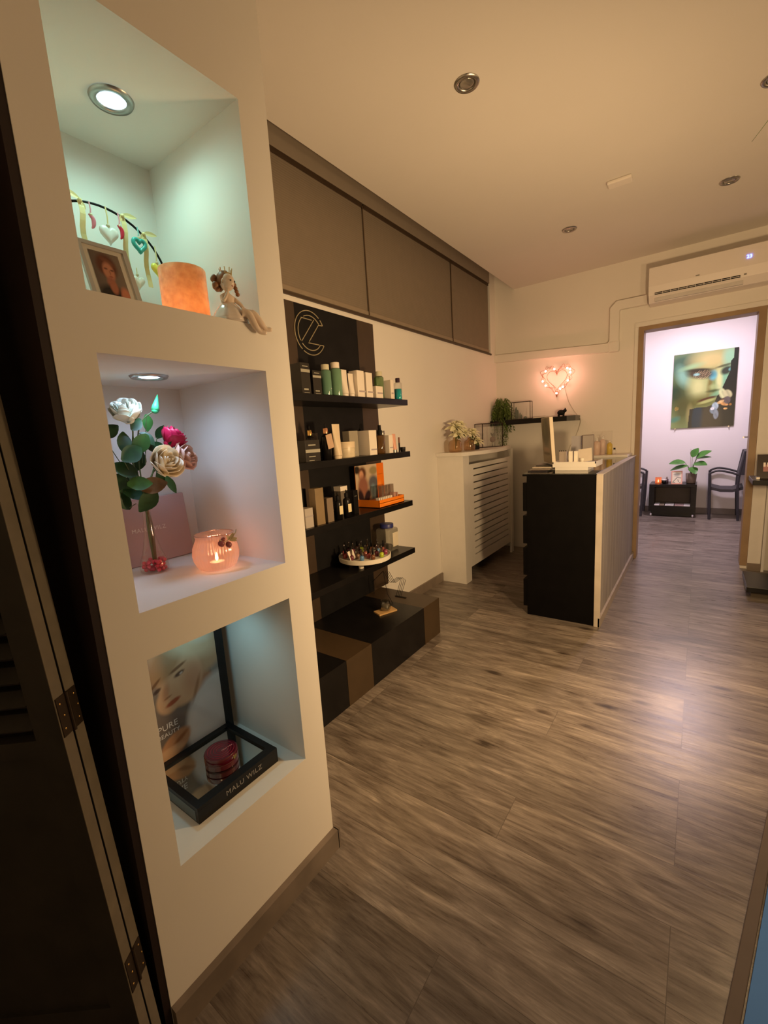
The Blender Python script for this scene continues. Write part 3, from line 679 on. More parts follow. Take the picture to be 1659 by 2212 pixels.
bottle(1.765, .160, .029, Z1, GREENL, IV, 'left teal green lotion bottle with ivory cap on the top shelf', -1.615)
bottle(1.845, .178, .032, Z1, M('light_teal_liquid', (.15, .28, .17), .12, alpha=.93, var=.1), WC, 'right and taller teal green lotion bottle on the top shelf', -1.615)
tubep(1.905, .146, .052, Z1, WC, 'taller white cosmetic tube on the top shelf', -1.610)
tubep(1.963, .130, .045, Z1, WC, 'shorter white cosmetic tube on the top shelf', -1.610)
for a, b, h, lab in ((2.035, 2.100, .148, 'left tall white carton on the top shelf'), (2.118, 2.180, .143, 'right tall white carton on the top shelf'), (2.212, 2.285, .072, 'low white carton before the green bottle on the top shelf')):
    pbox(Yk(a), Yk(b), h, Z1, WC, lab, .06, txt=LAV, lines=((.26, .20, .9),) if h > .1 else ((.5, .38, .8),))
bottle(2.275, .170, .030, Z1, GREENP, IV, 'clear green bottle with ivory cap near the right of the top shelf', -1.64, fill=(.42, M('dark_green_liquid', (.06, .20, .12), .2)))
pbox(Yk(2.372), Yk(2.405), .118, Z1, WC, 'slim white carton left of the turquoise bottle', .05, txt=LAV, lines=((.35, .28, .7),))
bottle(2.425, .136, .0265, Z1, GLASS, M('dark_plum_cap', (.05, .025, .04), .3), 'bottle half full of turquoise liquid with a dark cap, top shelf', -1.60, fill=(.62, TEAL), capf=.19, capr=.55)
# shelf 2
pbox(Yk(1.577), Yk(1.682), .108, Z2, DK, 'wide dark box with a silver band at the left of the second shelf', .06, band=(.42, .57, SILV), txt=SILV, lines=((.80, .74, .5), (.26, .22, .45), (.07, .04, .35)))
dropper(1.675, .185, .024, Z2, BLACK, GOLD, 'black dropper bottle with gold collar behind the dark box', -1.68)
pbox(1.70, 1.745, .145, Z2, M('brown_grey_carton', (.10, .075, .055), .5), 'brown-grey carton behind the dark box on the second shelf', .03, x=-1.69)
d2 = dropper(1.722, .192, .026, Z2, BLACK, M('rose_gold', (.70, .36, .20), .3, .9), 'black dropper bottle with rose gold collar and hanging tag', -1.61)
q = ob('tag', bx(0, .001, 0, .046, 0, .075), M('beige_tag', (.52, .34, .22), .6), d2); q.location = (.030, -.018, .055); q.rotation_euler = (.20, 0, 0)
tubep(1.795, .186, .060, Z2, M('beige_tube', (.70, .56, .38), .35), 'large beige cosmetic tube in the middle of the second shelf', -1.600)
t = thing('cream_jar', 'round beige cream jar beside the large tube on the second shelf', 'jar', (-1.635, 1.905, Z2+.0005))
ob('jar', lt([(.050, 0), (.053, .004), (.053, .052)], 32), M('beige_jar', (.66, .55, .38), .35, var=.1, scale=60), t, 40); ob('lid', lt([(.054, .0525), (.054, .085), (.052, .088)], 32), M('beige_tube', (.70, .56, .38), .35), t, 40)
pbox(1.95, 2.03, .148, Z2, GC, 'grey-green carton behind the second shelf boxes', .05, x=-1.64)
pbox(Yk(2.112), Yk(2.186), .146, Z2, WC, 'tall white carton in the middle right of the second shelf', .085, txt=LAV, lines=((.25, .19, .8),))
ob_ = dropper(2.155, .185, .018, Z2, GLASS, BLACKM, 'slim dark topped bottle behind the tall white carton', -1.72)
t = bottle(2.215, .118, .030, Z2, glass('amber_bottle', (.75, .55, .33), .15, .05, .35, (.20, .11, .04)), BLACKM, 'squat amber spray bottle with black pump on the second shelf', -1.615, capf=.02, capr=.3)
ob('spray_head', lt([(.016, .118), (.016, .142), (.011, .148), (.010, .176)], 14), BLACKM, t, 40)
pbox(Yk(2.318), Yk(2.362), .112, Z2, WC, 'shorter white carton at the right of the second shelf', .09, txt=LAV, lines=((.33, .27, .8),))
bottle(2.325, .142, .024, Z2, M('pearl_bottle', (.62, .50, .40), .25), CHROME, 'pearly bottle with chrome cap behind the shorter white carton', -1.68, capf=.16, capr=.9)
tubep(2.345, .118, .040, Z2, M('salmon_tube', (.72, .36, .25), .3), 'salmon pink tube near the right end of the second shelf', -1.600, CHROME)
t = thing('makeup_pen', 'slim dark cosmetic pen standing at the right of the second shelf', 'pen', (-1.592, 2.392, Z2+.0005)); ob('barrel', lt([(.005, 0), (.005, .06)], 10), BLACK, t); ob('cap', lt([(.0055, .0602), (.0055, .095)], 10), M('rust_cap', (.20, .07, .03), .4), t)
t = thing('small_jar', 'tiny black jar at the right end of the second shelf', 'jar', (-1.59, 2.430, Z2+.0005)); ob('jar', lt([(.016, 0), (.018, .016)], 18), BLACK, t); ob('lid', lt([(.018, .0165), (.018, .030)], 18), BLACK, t)
# shelf 3
GB = M('gold_brown_carton', (.24, .165, .085), .45, var=.12, scale=8)
pbox(Yk(1.533), Yk(1.590), .100, Z3, M('silver_grey_carton', (.42, .37, .32), .45), 'silver-grey box at the left end of the third shelf', .06, band=(.55, .62, M('grey_print', (.35, .31, .30), .6)), lines=False)
pbox(1.53, 1.60, .19, Z3, BLACKM, 'large black carton behind the silver-grey box', .06, x=-1.67, lines=False)
pbox(Yk(1.616), Yk(1.678), .192, Z3, GB, 'tall gold-brown carton on the third shelf', .045, lines=False)
pbox(Yk(1.700), Yk(1.748), .130, Z3, M('taupe_carton', (.21, .155, .11), .45), 'shorter taupe carton right of the tall gold-brown one', .045, lines=False)
CL = M('cream_label', (.72, .62, .38), .5)
for y, h, x, lab in ((1.765, .150, -1.60, 'left black bottle with cream label on the third shelf'), (1.838, .155, -1.60, 'right black bottle with cream label on the third shelf')):
    t = dropper(y, h, .021, Z3, BLACK, BLACKM, lab, x)
    ob('label', bx(.0212, .0222, -.014, .014, .028, .074), CL, t)
t = pbox(1.868, 1.925, .165, Z3, M('grey_carton2', (.16, .13, .10), .5), 'grey carton with a white top behind the black bottles', .05, x=-1.665, lines=False)
ob('white_top', bx(-.051, .001, -.001, .058, .139, .1655), WC, t)
pbox(1.915, 1.955, .138, Z3, BLACK, 'slim black carton left of the orange display', .04, x=-1.61, txt=SILV, lines=((.76, .745, .5),))
# orange counter display
OR = M('orange_card', (.85, .215, .012), .45, var=.04)
od = thing('orange_display', 'orange counter display with picture card full of small cosmetics, third shelf', 'display', (-1.585, 2.125, Z3+.0005))
bm = B(); box(bm, -.17, 0, 0, .003, 0, .048); box(bm, -.17, 0, .277, .28, 0, .048); box(bm, -.003, 0, 0, .28, 0, .048); box(bm, -.17, 0, 0, .28, 0, .004); box(bm, -.17, -.0, .003, .277, .026, .029)
ob('tray', bm, OR, od)
ob('tray_line', bx(.0001, .0006, .05, .23, .018, .021), M('pale_orange_print', (.9, .38, .10), .5), od)
def orange_pic(u, v):
    if u > .74: c = lin((238, 120, 20)); c = mixc(c, lin((190, 80, 10)), .8*blob(u, v, .86, .72, .09, .01, 0, .6)); c = mixc(c, lin((250, 150, 60)), .6*blob(u, v, .84, .35, .1, .2)); return mixc(c, lin((170, 60, 5)), .7*blob(u, v, .93, .3, .012, .2, .1, .5))
    c = mixc(lin((176, 152, 120)), lin((205, 180, 150)), v)
    c = mixc(c, lin((120, 112, 60)), .7*blob(u, v, .62, .84, .14, .10)); c = mixc(c, lin((40, 34, 26)), blob(u, v, .06, .9, .1, .1))
    c = mixc(c, lin((92, 58, 38)), blob(u, v, .23, .80, .13, .16)); c = mixc(c, lin((205, 150, 118)), blob(u, v, .20, .76, .07, .11)); c = mixc(c, lin((140, 92, 74)), blob(u, v, .24, .47, .17, .26))
    c = mixc(c, lin((44, 30, 34)), blob(u, v, .16, .18, .09, .26, .25)); c = mixc(c, lin((40, 30, 36)), blob(u, v, .36, .20, .10, .20, -.5))
    c = mixc(c, lin((92, 92, 98)), blob(u, v, .60, .52, .17, .20)); c = mixc(c, lin((120, 150, 160)), blob(u, v, .62, .22, .12, .26, .2)); c = mixc(c, lin((36, 26, 26)), .8*blob(u, v, .72, .16, .05, .22))
    return c
picture('picture_card', .305, .262, orange_pic, picmat('print_satin'), od, (-.165, -.012, 0), (-.0, 0, PI/2), 60, 50).rotation_euler = (0.0, 0, PI/2)
ob('card_backing', bx(-.170, -.1655, -.012, .293, 0, .262, bev=.001), OR, od)
random.seed(2)
CP = glass('clear_case', (.85, .78, .72), .2, .1, .3, (.5, .4, .33))
bm = B()
for k in range(8): box(bm, -.03, -.006, .008+k*.019, .020+k*.019, .0295, .062)
ob('sample_row', bm, M('sample_white', (.72, .66, .56), .35), od)
bm = B()
for k in range(4): box(bm, -.075, -.05, .10+k*.036, .128+k*.036, .0295, .125)
ob('tester_case', bm, CP, od)
bm = B(); box(bm, -.04, -.01, .175, .20, .0295, .075); box(bm, -.05, -.02, .225, .24, .0295, .07); ob('tester', bm, M('rose_tester', (.45, .25, .2), .4), od)
# shelf 4 : white stand with polish bottles, plastic jar
st = thing('polish_stand', 'round white footed stand full of nail polish bottles on the lowest shelf', 'stand', (-1.646, 2.025, Z4+.0005))
ob('plate', lt([(.150, .031), (.160, .033), (.162, .058), (.157, .060), (.154, .053), (.02, .052)], 48), M('stand_white', (.78, .72, .60), .5), st, 40)
for k in range(4):
    a = .5+k*PI/2; ob('foot', lt([(.015, 0), (.017, .031)], 14, c=(.085*math.cos(a), .105*math.sin(a), 0)), M('stand_white', (.78, .72, .60), .5), st)
random.seed(9); cols = [(.28, .03, .03), (.12, .02, .03), (.10, .22, .40), (.16, .06, .025), (.42, .52, .03), (.25, .04, .08), (.22, .05, .03), (.18, .10, .06), (.33, .10, .07), (.10, .04, .03), (.05, .015, .02), (.30, .06, .06)]
desc = ['red', 'wine', 'pale blue', 'brown', 'lime green', 'plum', 'brick red', 'taupe', 'coral', 'dark brown', 'black cherry', 'crimson']
n_ = 0
for ring, cnt in ((.128, 12), (.085, 8), (.035, 3)):
    for k in range(cnt):
        a = 2*PI*k/cnt - .9 + ring*3; x = -1.646+ring*math.cos(a); y = 2.025+ring*math.sin(a)
        front = ring > .1 and math.cos(a) > .1
        ci = ({9: 0, 10: 1, 11: 2, 0: 3, 1: 4, 2: 5, 3: 8, 4: 6, 5: 7, 6: 9, 7: 10, 8: 11}[k] if ring > .1 else n_ % 12)
        t = thing('nail_polish', '%s nail polish bottle in the %s of the round white stand' % (desc[ci], 'outer ring' if ring > .1 else 'middle ring' if ring > .05 else 'centre'), 'nail polish', (x, y, Z4+.0545), group='nail polishes on the round stand')
        ob('bottle', lt([(.012, 0), (.0135, .004), (.0135, .026), (.006, .031)], 12), M('polish_%d' % ci, cols[ci], .12, coat=.5), t, True)
        ob('cap', lt([(.0062, .0312), (.0055, .068), (.003, .072)], 10), glass('smoky_cap', (.45, .38, .32), .2, .1, .25, (.10, .06, .05)) if n_ % 3 else BLACKM, t, True)
        n_ += 1
q = tag(ob('price_card', bx(0, .001, 0, .045, 0, .055), WC), 'small white card tilted among the nail polish bottles', 'card'); q.location = (-1.640, 1.880, Z4+.056); q.rotation_euler = (.15, -.3, -.2)
t = thing('plastic_jar', 'large clear square plastic jar with a blue lid on the lowest shelf', 'jar', (-1.70, 2.345, Z4+.0005))
ob('body', bx(-.055, .055, -.055, .060, 0, .155, bev=.012), glass('cloudy_plastic', (.85, .85, .80), .15, .1, .22, (.55, .5, .42)), t)
ob('lid', lt([(.045, .158), (.047, .160), (.047, .182), (.044, .186)], 28), M('navy_lid', (.03, .035, .16), .4), t, 40)
ob('label', bx(.0552, .0560, -.012, .050, .03, .125), M('label_cream', (.70, .62, .48), .5), t); ob('neck', lt([(.042, .155), (.042, .158)], 28), GLASS, t)
ob('contents', bx(-.045, .045, -.045, .0, .006, .05, bev=.01), M('dark_contents', (.05, .045, .04), .5), t)
# on the low cabinets
b_ = tag(ob('wooden_board', prism(B(), [(-1.582, 1.992), (-1.515, 1.964), (-1.468, 2.083), (-1.535, 2.113)], .2435, .2525), M('light_wood', (.55, .34, .14), .45, var=.15)), 'small light wooden board on the low black cabinet', 'board')
t = thing('glass_candle', 'glass jar candle standing on the small wooden board', 'candle', (-1.528, 2.045, .253)); ob('glass', lt([(.026, 0), (.032, .01), (.033, .045), (.028, .06)], 24, capt=False), glass('dark_glass', (.6, .6, .55), .25, .05), t, True); ob('wax', lt([(.024, .003), (.028, .010), (.029, .032)], 20), M('wax', (.32, .27, .2), .5), t, True)
wo = thing('wire_ornament', 'black wire geometric ornament with bent legs on the low cabinet', 'ornament', (-1.66, 2.25, .2435))
base = [(.02, -.055, .20), (.03, .0, .105), (.03, .085, .115), (.03, .125, .085), (.05, .03, .0)]
for k in range(4):
    o_ = .011*k; ob('wire', tb([(a+o_*.6, b+o_, c-o_*(.25 if c > 0 else 0)) for a, b, c in base], .0016, 5), BLACKM, wo)
ob('wire', tb([(.02, -.055, .20), (.045, -.06, .05), (.10, -.08, .0)], .0018, 5), BLACKM, wo); ob('wire', tb([(.02, -.055, .20), (-.10, -.02, .1), (-.11, .0, .0)], .0018, 5), BLACKM, wo)
ob('foot_bar', bx(.04, .125, .03, .045, 0, .003), BLACKM, wo)
t = thing('green_bottle_vase', 'slim green bottle just showing past the niche column edge', 'vase', (-1.42, 1.29, .2435)); ob('glass', lt([(.020, 0), (.024, .01), (.024, .10), (.009, .15), (.009, .20), (.012, .205)], 20), glass('olive_glass', (.5, .55, .25), .2, .05, .3, (.08, .10, .02)), t, True)
bm = B(); random.seed(6)
for k in range(8): a = random.uniform(0, 6.28); leaf_bm(bm, (0, 0, .19), (math.cos(a)*.4, math.sin(a)*.4, 1), (math.cos(a+1), math.sin(a+1), 0), .06, .02, .4, 4)
ob('sprig', bm, M('pale_sprig', (.40, .36, .28), .6), t)

# ================================================================== TOP NICHE
N1, N2, N3 = 1.594, .980, .376
pf = thing('photo_frame', 'silver photo frame with portrait of a person in a black top, top niche', 'photo frame', (-.965, .418, N1+.001), (0, math.radians(-19), 0))
FRM = M('silver_beige_frame', (.50, .44, .38), .35, .3, var=.04)
bm = B(); fw_, fh_ = .094, .136; e_ = .016
box(bm, -.008, 0, 0, e_*.45, 0, fh_); box(bm, -.008, 0, fw_-e_*.6, fw_, 0, fh_); box(bm, -.008, 0, e_*.45, fw_-e_*.6, 0, e_*.5); box(bm, -.008, 0, e_*.45, fw_-e_*.6, fh_-e_*.5, fh_)
ob('frame', bm, FRM, pf)
ob('mat_board', bx(-.007, -.003, e_*.45, fw_-e_*.6, e_*.5, fh_-e_*.5), M('mat_board', (.62, .53, .42), .6, var=.02), pf)
ob('easel_leg', bx(-.030, -.009, .04, .055, .002, .1), BLACKM, pf)
def portrait(u, v):
    c = mixc(lin((96, 78, 66)), lin((120, 100, 84)), u)
    c = mixc(c, lin((92, 50, 32)), blob(u, v, .48, .70, .34, .26, 0, .2)); c = mixc(c, lin((128, 76, 52)), .7*blob(u, v, .55, .80, .2, .06, -.3, .5))
    c = mixc(c, lin((186, 118, 88)), blob(u, v, .50, .58, .19, .20, .15, .2)); c = mixc(c, lin((70, 36, 26)), .8*blob(u, v, .42, .64, .06, .022)); c = mixc(c, lin((70, 36, 26)), .8*blob(u, v, .62, .62, .06, .022))
    c = mixc(c, lin((140, 60, 50)), .8*blob(u, v, .53, .47, .07, .018)); c = mixc(c, lin((120, 70, 50)), .7*blob(u, v, .53, .56, .02, .05))
    c = mixc(c, lin((160, 96, 74)), blob(u, v, .48, .33, .15, .13)); c = mixc(c, lin((38, 30, 26)), blob(u, v, .42, .02, .46, .25)); c = mixc(c, lin((165, 98, 72)), blob(u, v, .52, .23, .13, .14)); c = mixc(c, lin((190, 112, 80)), blob(u, v, .86, .05, .17, .22))
    return c
pic = picture('portrait_print', .056, .100, portrait, picmat('photo_gloss', .25), pf, (-.0022, .0165, .018), (0, 0, PI/2), 40, 60)
cd = thing('glass_candle', 'large orange mottled glass candle holder glowing in the top niche', 'candle', (-1.04, .655, N1+.001))
m = M('orange_mottled_glass', (.92, .68, .45), .2, var=.38, scale=75, coat=.6, trans=.0)
nt = m.node_tree; b_n = nt.nodes['Principled BSDF']; b_n.inputs['Subsurface Weight'].default_value = 0
tr_ = nt.nodes.new('ShaderNodeBsdfTranslucent'); tr_.inputs[0].default_value = (.90, .56, .32, 1); mxs = nt.nodes.new('ShaderNodeMixShader'); mxs.inputs[0].default_value = .55
out_ = [n_ for n_ in nt.nodes if n_.type == 'OUTPUT_MATERIAL'][0]; nt.links.new(b_n.outputs[0], mxs.inputs[1]); nt.links.new(tr_.outputs[0], mxs.inputs[2]); nt.links.new(mxs.outputs[0], out_.inputs[0])
ob('glass', lathe(lathe(B(), [(.052, .0), (.0535, .003), (.0535, .132), (.052, .1345)], 48, capt=False), [(.049, .134), (.0505, .130), (.050, .006), (.001, .005)], 48, capb=False, capt=False), m, cd, True)
ob('tealight', lt([(.018, .006), (.018, .020)], 16), M('wax_white', (.7, .6, .45), .5), cd); ob('flame', lt([(.001, .022), (.0045, .028), (.003, .038), (.0005, .046)], 10), emis('flame', (1, .60, .28), 14), cd, True)
light('candle_glow_top', 'POINT', (-1.04, .655, N1+.045), .26, (1, .50, .20), .012)
# arch with ornaments
ar = thing('metal_arch', 'thin black metal arch standing at the back of the top niche', 'stand', (-1.22, .568, N1+.001))
pts_ = [(0, .155*math.cos(math.radians(a)), .155+.151*math.sin(math.radians(a))) for a in range(0, 181, 6)]
pts_ = [(0, .155, .0)] + pts_ + [(0, -.155, .0)]
ob('arch_rod', tb(pts_, .0028, 8), BLACKM, ar); ob('base', bx(-.02, .02, -.165, .165, 0, .004), BLACKM, ar)
RIB = M('pale_yellow_ribbon', (.72, .60, .28), .5, var=.1)
def zarc(y): return N1+.001+.155+.151*math.sqrt(max(0, 1-((y-.568)/.155)**2))
for i, (y, L_, lab) in enumerate(((.525, .115, 'leftmost'), (.619, .150, 'middle'), (.668, .13, 'rightmost'))):
    t = thing('ribbon', 'long pale yellow ribbon tied to the metal arch, %s of the three' % lab, 'ribbon', (-1.216, y, zarc(y)), group='ribbons on the metal arch')
    bm = B(); q_ = [(.004*math.sin(k*.8), .002*math.sin(k*1.1), -L_*k/8) for k in range(9)]
    va = [bm.verts.new((x, yy-.006, z)) for x, yy, z in q_]; vb_ = [bm.verts.new((x, yy+.006, z)) for x, yy, z in q_]
    for k in range(8): bm.faces.new((va[k], va[k+1], vb_[k+1], vb_[k]))
    r_ = ob('tail', bm, RIB, t); r_.modifiers.new('s', 'SOLIDIFY').thickness = .0008
    bm = B(); sg = -1 if i == 0 else 1
    leaf_bm(bm, (.003, 0, .003), (0, sg*1, .35 if i == 0 else .1), (1, 0, 0), .038, .014, .1, 5); leaf_bm(bm, (.003, 0, 0), (0, -sg*.5, -.8), (1, 0, 0), .02, .01, .1, 4); sph(bm, (.003, 0, 0), .005, u=8, v=6); ob('bow', bm, RIB, t)
def heart_bm(s, th):
    poly = [heart(2*PI*i/28, s) for i in range(28)]; bm = B(); rings = []
    for f, x in ((.55, -th), (.9, -th*.7), (1, 0), (.9, th*.7), (.55, th)): rings.append([bm.verts.new((x, p[0]*f, p[1]*f)) for p in poly])
    for a, b in zip(rings, rings[1:]):
        for i in range(28): bm.faces.new((a[i], a[(i+1) % 28], b[(i+1) % 28], b[i]))
    bm.faces.new(rings[0][::-1]); bm.faces.new(rings[-1]); return bm
for y, dz, s, c, wire, lab, kind in ((.542, .033, .013, (.75, .24, .30), (.75, .35, .40), 'small pink curved ornament hanging from the arch', 'curl'), (.578, .047, .0225, (.80, .78, .70), (.72, .60, .28), 'largest white heart ornament hanging from the arch', 'heart'),
      (.606, .035, .014, (.62, .03, .06), (.60, .03, .08), 'small crimson curved ornament hanging beside the white heart', 'curl'), (.650, .031, .020, (.05, .40, .33), (.25, .55, .50), 'teal heart ring ornament hanging from the arch', 'ring'), (.690, .045, .017, (.85, .75, .10), (.72, .6, .28), 'bright yellow heart ornament low on the arch', 'heart')):
    t = thing('hanging_ornament', lab, 'ornament', (-1.208, y, zarc(y)-.003), group='ornaments on the metal arch')
    ob('loop', tb([(0, 0, 0), (.001, .001, -dz*.5), (0, 0, -dz+.008)], .0017, 6), M('loop_%s' % lab[:5], wire, .5), t)
    om = M('orn_%s' % lab[:8], c, .35)
    if kind == 'heart': q = ob('heart', heart_bm(s, .006), om, t, True); q.location = (0, 0, -dz-s*.7)
    elif kind == 'ring': q = ob('heart_ring', tb([(0,)+heart(2*PI*i/30, s*.75) for i in range(30)], .0052, 8, closed=True), om, t, True); q.location = (0, 0, -dz-s*.6)
    else: q = ob('curl', tb(spline([(0, -.004, .010), (0, .004, 0), (0, .003, -.014), (0, -.002, -.022)], 5), lambda t_: .005*math.sin(PI*(.15+.8*t_)), 8), om, t, True); q.location = (0, 0, -dz-.004)
    ob('bead', sph(B(), (0, 0, -dz+.004), .0045, u=10, v=6), M('gold_bead', (.6, .5, .3), .4), t, True)
for y, z, lab in ((.633, 1.738, 'small white rounded ornament hanging by the middle ribbon'), (.670, 1.655, 'pale translucent star ornament at the end of the rightmost ribbon')):
    t = thing('hanging_ornament', lab, 'ornament', (-1.208, y, z), group='ornaments on the metal arch'); ob('body', heart_bm(.017, .008), M('pearl_white', (.80, .80, .66), .35), t, True); ob('cord', tb([(0, 0, .01), (0, 0, .035)], .0012, 6), RIB, t); ob('bead', sph(B(), (0, 0, .018), .004, u=8, v=6), M('gold_bead', (.6, .5, .3), .4), t, True)
# ---- figurine
def skin(name, verts, edges, radii, mat, parent, sub=2, root=0):
    me = bpy.data.meshes.new(name); me.from_pydata([Vector(v) for v in verts], edges, [])
    o = bpy.data.objects.new(name, me); COL.objects.link(o); o.parent = parent; me.materials.append(mat)
    md = o.modifiers.new('skin', 'SKIN'); md.use_smooth_shade = True
    for i, r in enumerate(radii): me.skin_vertices[0].data[i].radius = (r, r) if not isinstance(r, tuple) else r
    me.skin_vertices[0].data[root].use_root = True
    o.modifiers.new('sub', 'SUBSURF').levels = sub; o.modifiers['sub'].render_levels = sub
    return o
PORC = M('porcelain_skin', (.80, .64, .50), .25, var=.03, coat=.4); WPOR = M('porcelain_white', (.80, .70, .62), .15, var=.03, coat=.6); HAIR = M('figurine_hair', (.30, .13, .05), .45, var=.3, scale=60)
fg = thing('figurine', 'small porcelain figurine with crown and white skirt, legs over the niche edge', 'figurine', (-.935, .700, N1+.001)); fg.scale = (1.12, 1.12, 1.12)
# body: pelvis, waist, chest, neck, head base, arms, legs  (faces +x, legs over the lip towards +x/+y)
V = [(0, 0, .014), (.001, -.001, .030), (.0, -.003, .048), (.002, -.002, .060), (.004, -.002, .066),
     (.004, -.017, .050), (.012, -.020, .038), (.014, -.010, .056), (.010, -.006, .066),
     (.004, .013, .050), (.012, .022, .040), (.018, .026, .028), (.022, .026, .022),
     (.018, .008, .017), (.036, .022, .018), (.0395, .032, -.006), (.0395, .044, -.018), (.046, .058, -.020),
     (.018, .016, .015), (.034, .036, .020), (.0395, .048, .002), (.0395, .060, -.010), (.046, .074, -.010)]
Ed = [(0, 1), (1, 2), (2, 3), (3, 4), (2, 5), (5, 6), (6, 7), (7, 8), (2, 9), (9, 10), (10, 11), (11, 12), (0, 13), (13, 14), (14, 15), (15, 16), (16, 17), (0, 18), (18, 19), (19, 20), (20, 21), (21, 22)]
Rd = [.014, .010, .012, .0045, .005, .0055, .0042, .0032, .0034, .0055, .0042, .0034, .0036, .012, .0098, .0080, .0062, .0052, .012, .0098, .0080, .0062, .0052]
skin('body', V, Ed, Rd, PORC, fg)
hd = B(); sph(hd, (0, 0, 0), .0165, (.95, .88, 1.08), 20, 14)
for v in hd.verts:
    if v.co.x > .006:
        v.co.x += .003*math.exp(-((v.co.y)**2+(v.co.z+.001)**2)/.000012)          # nose
        v.co.x -= .0012*math.exp(-((abs(v.co.y)-.006)**2+(v.co.z-.003)**2)/.00001)  # eye sockets
h_ = ob('head', hd, PORC, fg, True); h_.location = (.006, -.002, .081); h_.rotation_euler = (0, .2, .25)
bm = B()
for s_ in (-1, 1): sph(bm, (.0145, s_*.006, .003), .0016, u=8, v=6)
ob('eye', bm, M('dark_eye', (.03, .02, .02), .2), h_, True); ob('mouth', sph(B(), (.0148, 0, -.007), .0022, (.5, 1.2, .5), 8, 6), M('figurine_lips', (.5, .12, .1), .3), h_, True)
bm = B()
for s_ in (-1, 1): sph(bm, (0, s_*.0146, -.001), .004, (.7, .4, 1), 8, 6)
ob('ear', bm, PORC, h_, True)
hr = B(); random.seed(8); sph(hr, (-.004, 0, .004), .0178, (.95, 1, 1), 16, 10)
for v in hr.verts: v.co += Vector((random.uniform(-.0008, .0008),)*3)
for k in range(16): a = random.uniform(0, 6.28); sph(hr, (-.012+.004*math.cos(a), -.014+.008*math.cos(a*1.7), -.004+.011*math.sin(a)), random.uniform(.004, .007), u=8, v=6)
for k in range(5): sph(hr, (.004, .015+.002*k, .002-.006*k), .0045, u=8, v=6)
ob('hair', hr, HAIR, fg, True).location = (.003, -.002, .083)
bm = B()
for k in range(8): a = 2*PI*k/8; tube(bm, [(.011*math.cos(a), .011*math.sin(a), 0), (.013*math.cos(a), .013*math.sin(a), .012)], .0009, 5)
tube(bm, [(.011*math.cos(2*PI*k/16), .011*math.sin(2*PI*k/16), 0) for k in range(16)], .0012, 5, closed=True)
ob('crown', bm, GOLD, fg).location = (.003, 0, .097)
bm = B(); rr_ = []
for j, (r_, z_) in enumerate(((.013, .042), (.021, .034), (.030, .022), (.037, .008), (.038, .0005))):
    rr_.append([bm.verts.new((r_*math.cos(2*PI*k/32)*(.9)*(1+.06*math.cos(8*2*PI*k/32)*j/4), r_*math.sin(2*PI*k/32)*1.0*(1+.06*math.cos(8*2*PI*k/32)*j/4), z_)) for k in range(32)])
for a, b in zip(rr_, rr_[1:]):
    for k in range(32): bm.faces.new((a[k], a[(k+1) % 32], b[(k+1) % 32], b[k]))
bm.faces.new(rr_[0]); bm.faces.new(rr_[-1][::-1]); ob('skirt', bm, WPOR, fg, True)

# ================================================================== MIDDLE NICHE
pb_ = thing('pink_box', 'dusty pink presentation box leaning on the back of the middle niche', 'box', (-1.278, .472, N2+.001), (0, math.radians(-6), 0))
ob('carton', bx(-.012, 0, 0, .252, 0, .192, bev=.003), M('dusty_pink_card', (.50, .335, .315), .45, var=.02), pb_)
text('brand_lettering', 'MALU WILZ', .0165, M('silver_print', (.80, .72, .66), .4, .2), pb_, (.0006, .130, .100), FACEX, .0003, 1.15)
rv = thing('rose_vase', 'glass bud vase with red beads holding white, red and pink roses', 'vase', (-1.185, .553, N2+.001))
ob('glass', lt([(.026, 0), (.034, .003), (.036, .014), (.034, .028), (.024, .055), (.014, .10), (.010, .15), (.010, .172), (.018, .184), (.036, .192)], 36, capt=False), glass('vase_glass', (.96, .94, .92), .10, .02), rv, True)
bm = B(); random.seed(12)
for k in range(58):
    a = random.uniform(0, 6.28); r = math.sqrt(random.random())*.027; sph(bm, (r*math.cos(a), r*math.sin(a), .008+.0105*(k//20)), .0055, u=8, v=6)
q = ob('beads', bm, M('raspberry_beads', (.72, .03, .09), .2, coat=.5, var=.25), rv, True); q['kind'] = 'stuff'
def W(y, z, x=-1.175): return (x+1.185, y-.553, z-N2-.001)
roses = [(W(.533, 1.400, -1.165), .037, M('rose_white', (.78, .78, .66), .5, var=.06), (.45, -.35, .8), 'white'), (W(.583, 1.270, -1.11), .040, M('rose_cream', (.90, .78, .58), .5, var=.06), (.9, .1, .35), 'cream'),
         (W(.642, 1.280, -1.13), .037, M('rose_pink', (.92, .58, .46), .5, var=.08), (.7, .5, .25), 'pink'), (W(.633, 1.332, -1.15), .034, M('rose_red', (.62, .012, .075), .45, var=.15), (.3, .5, .7), 'red')]
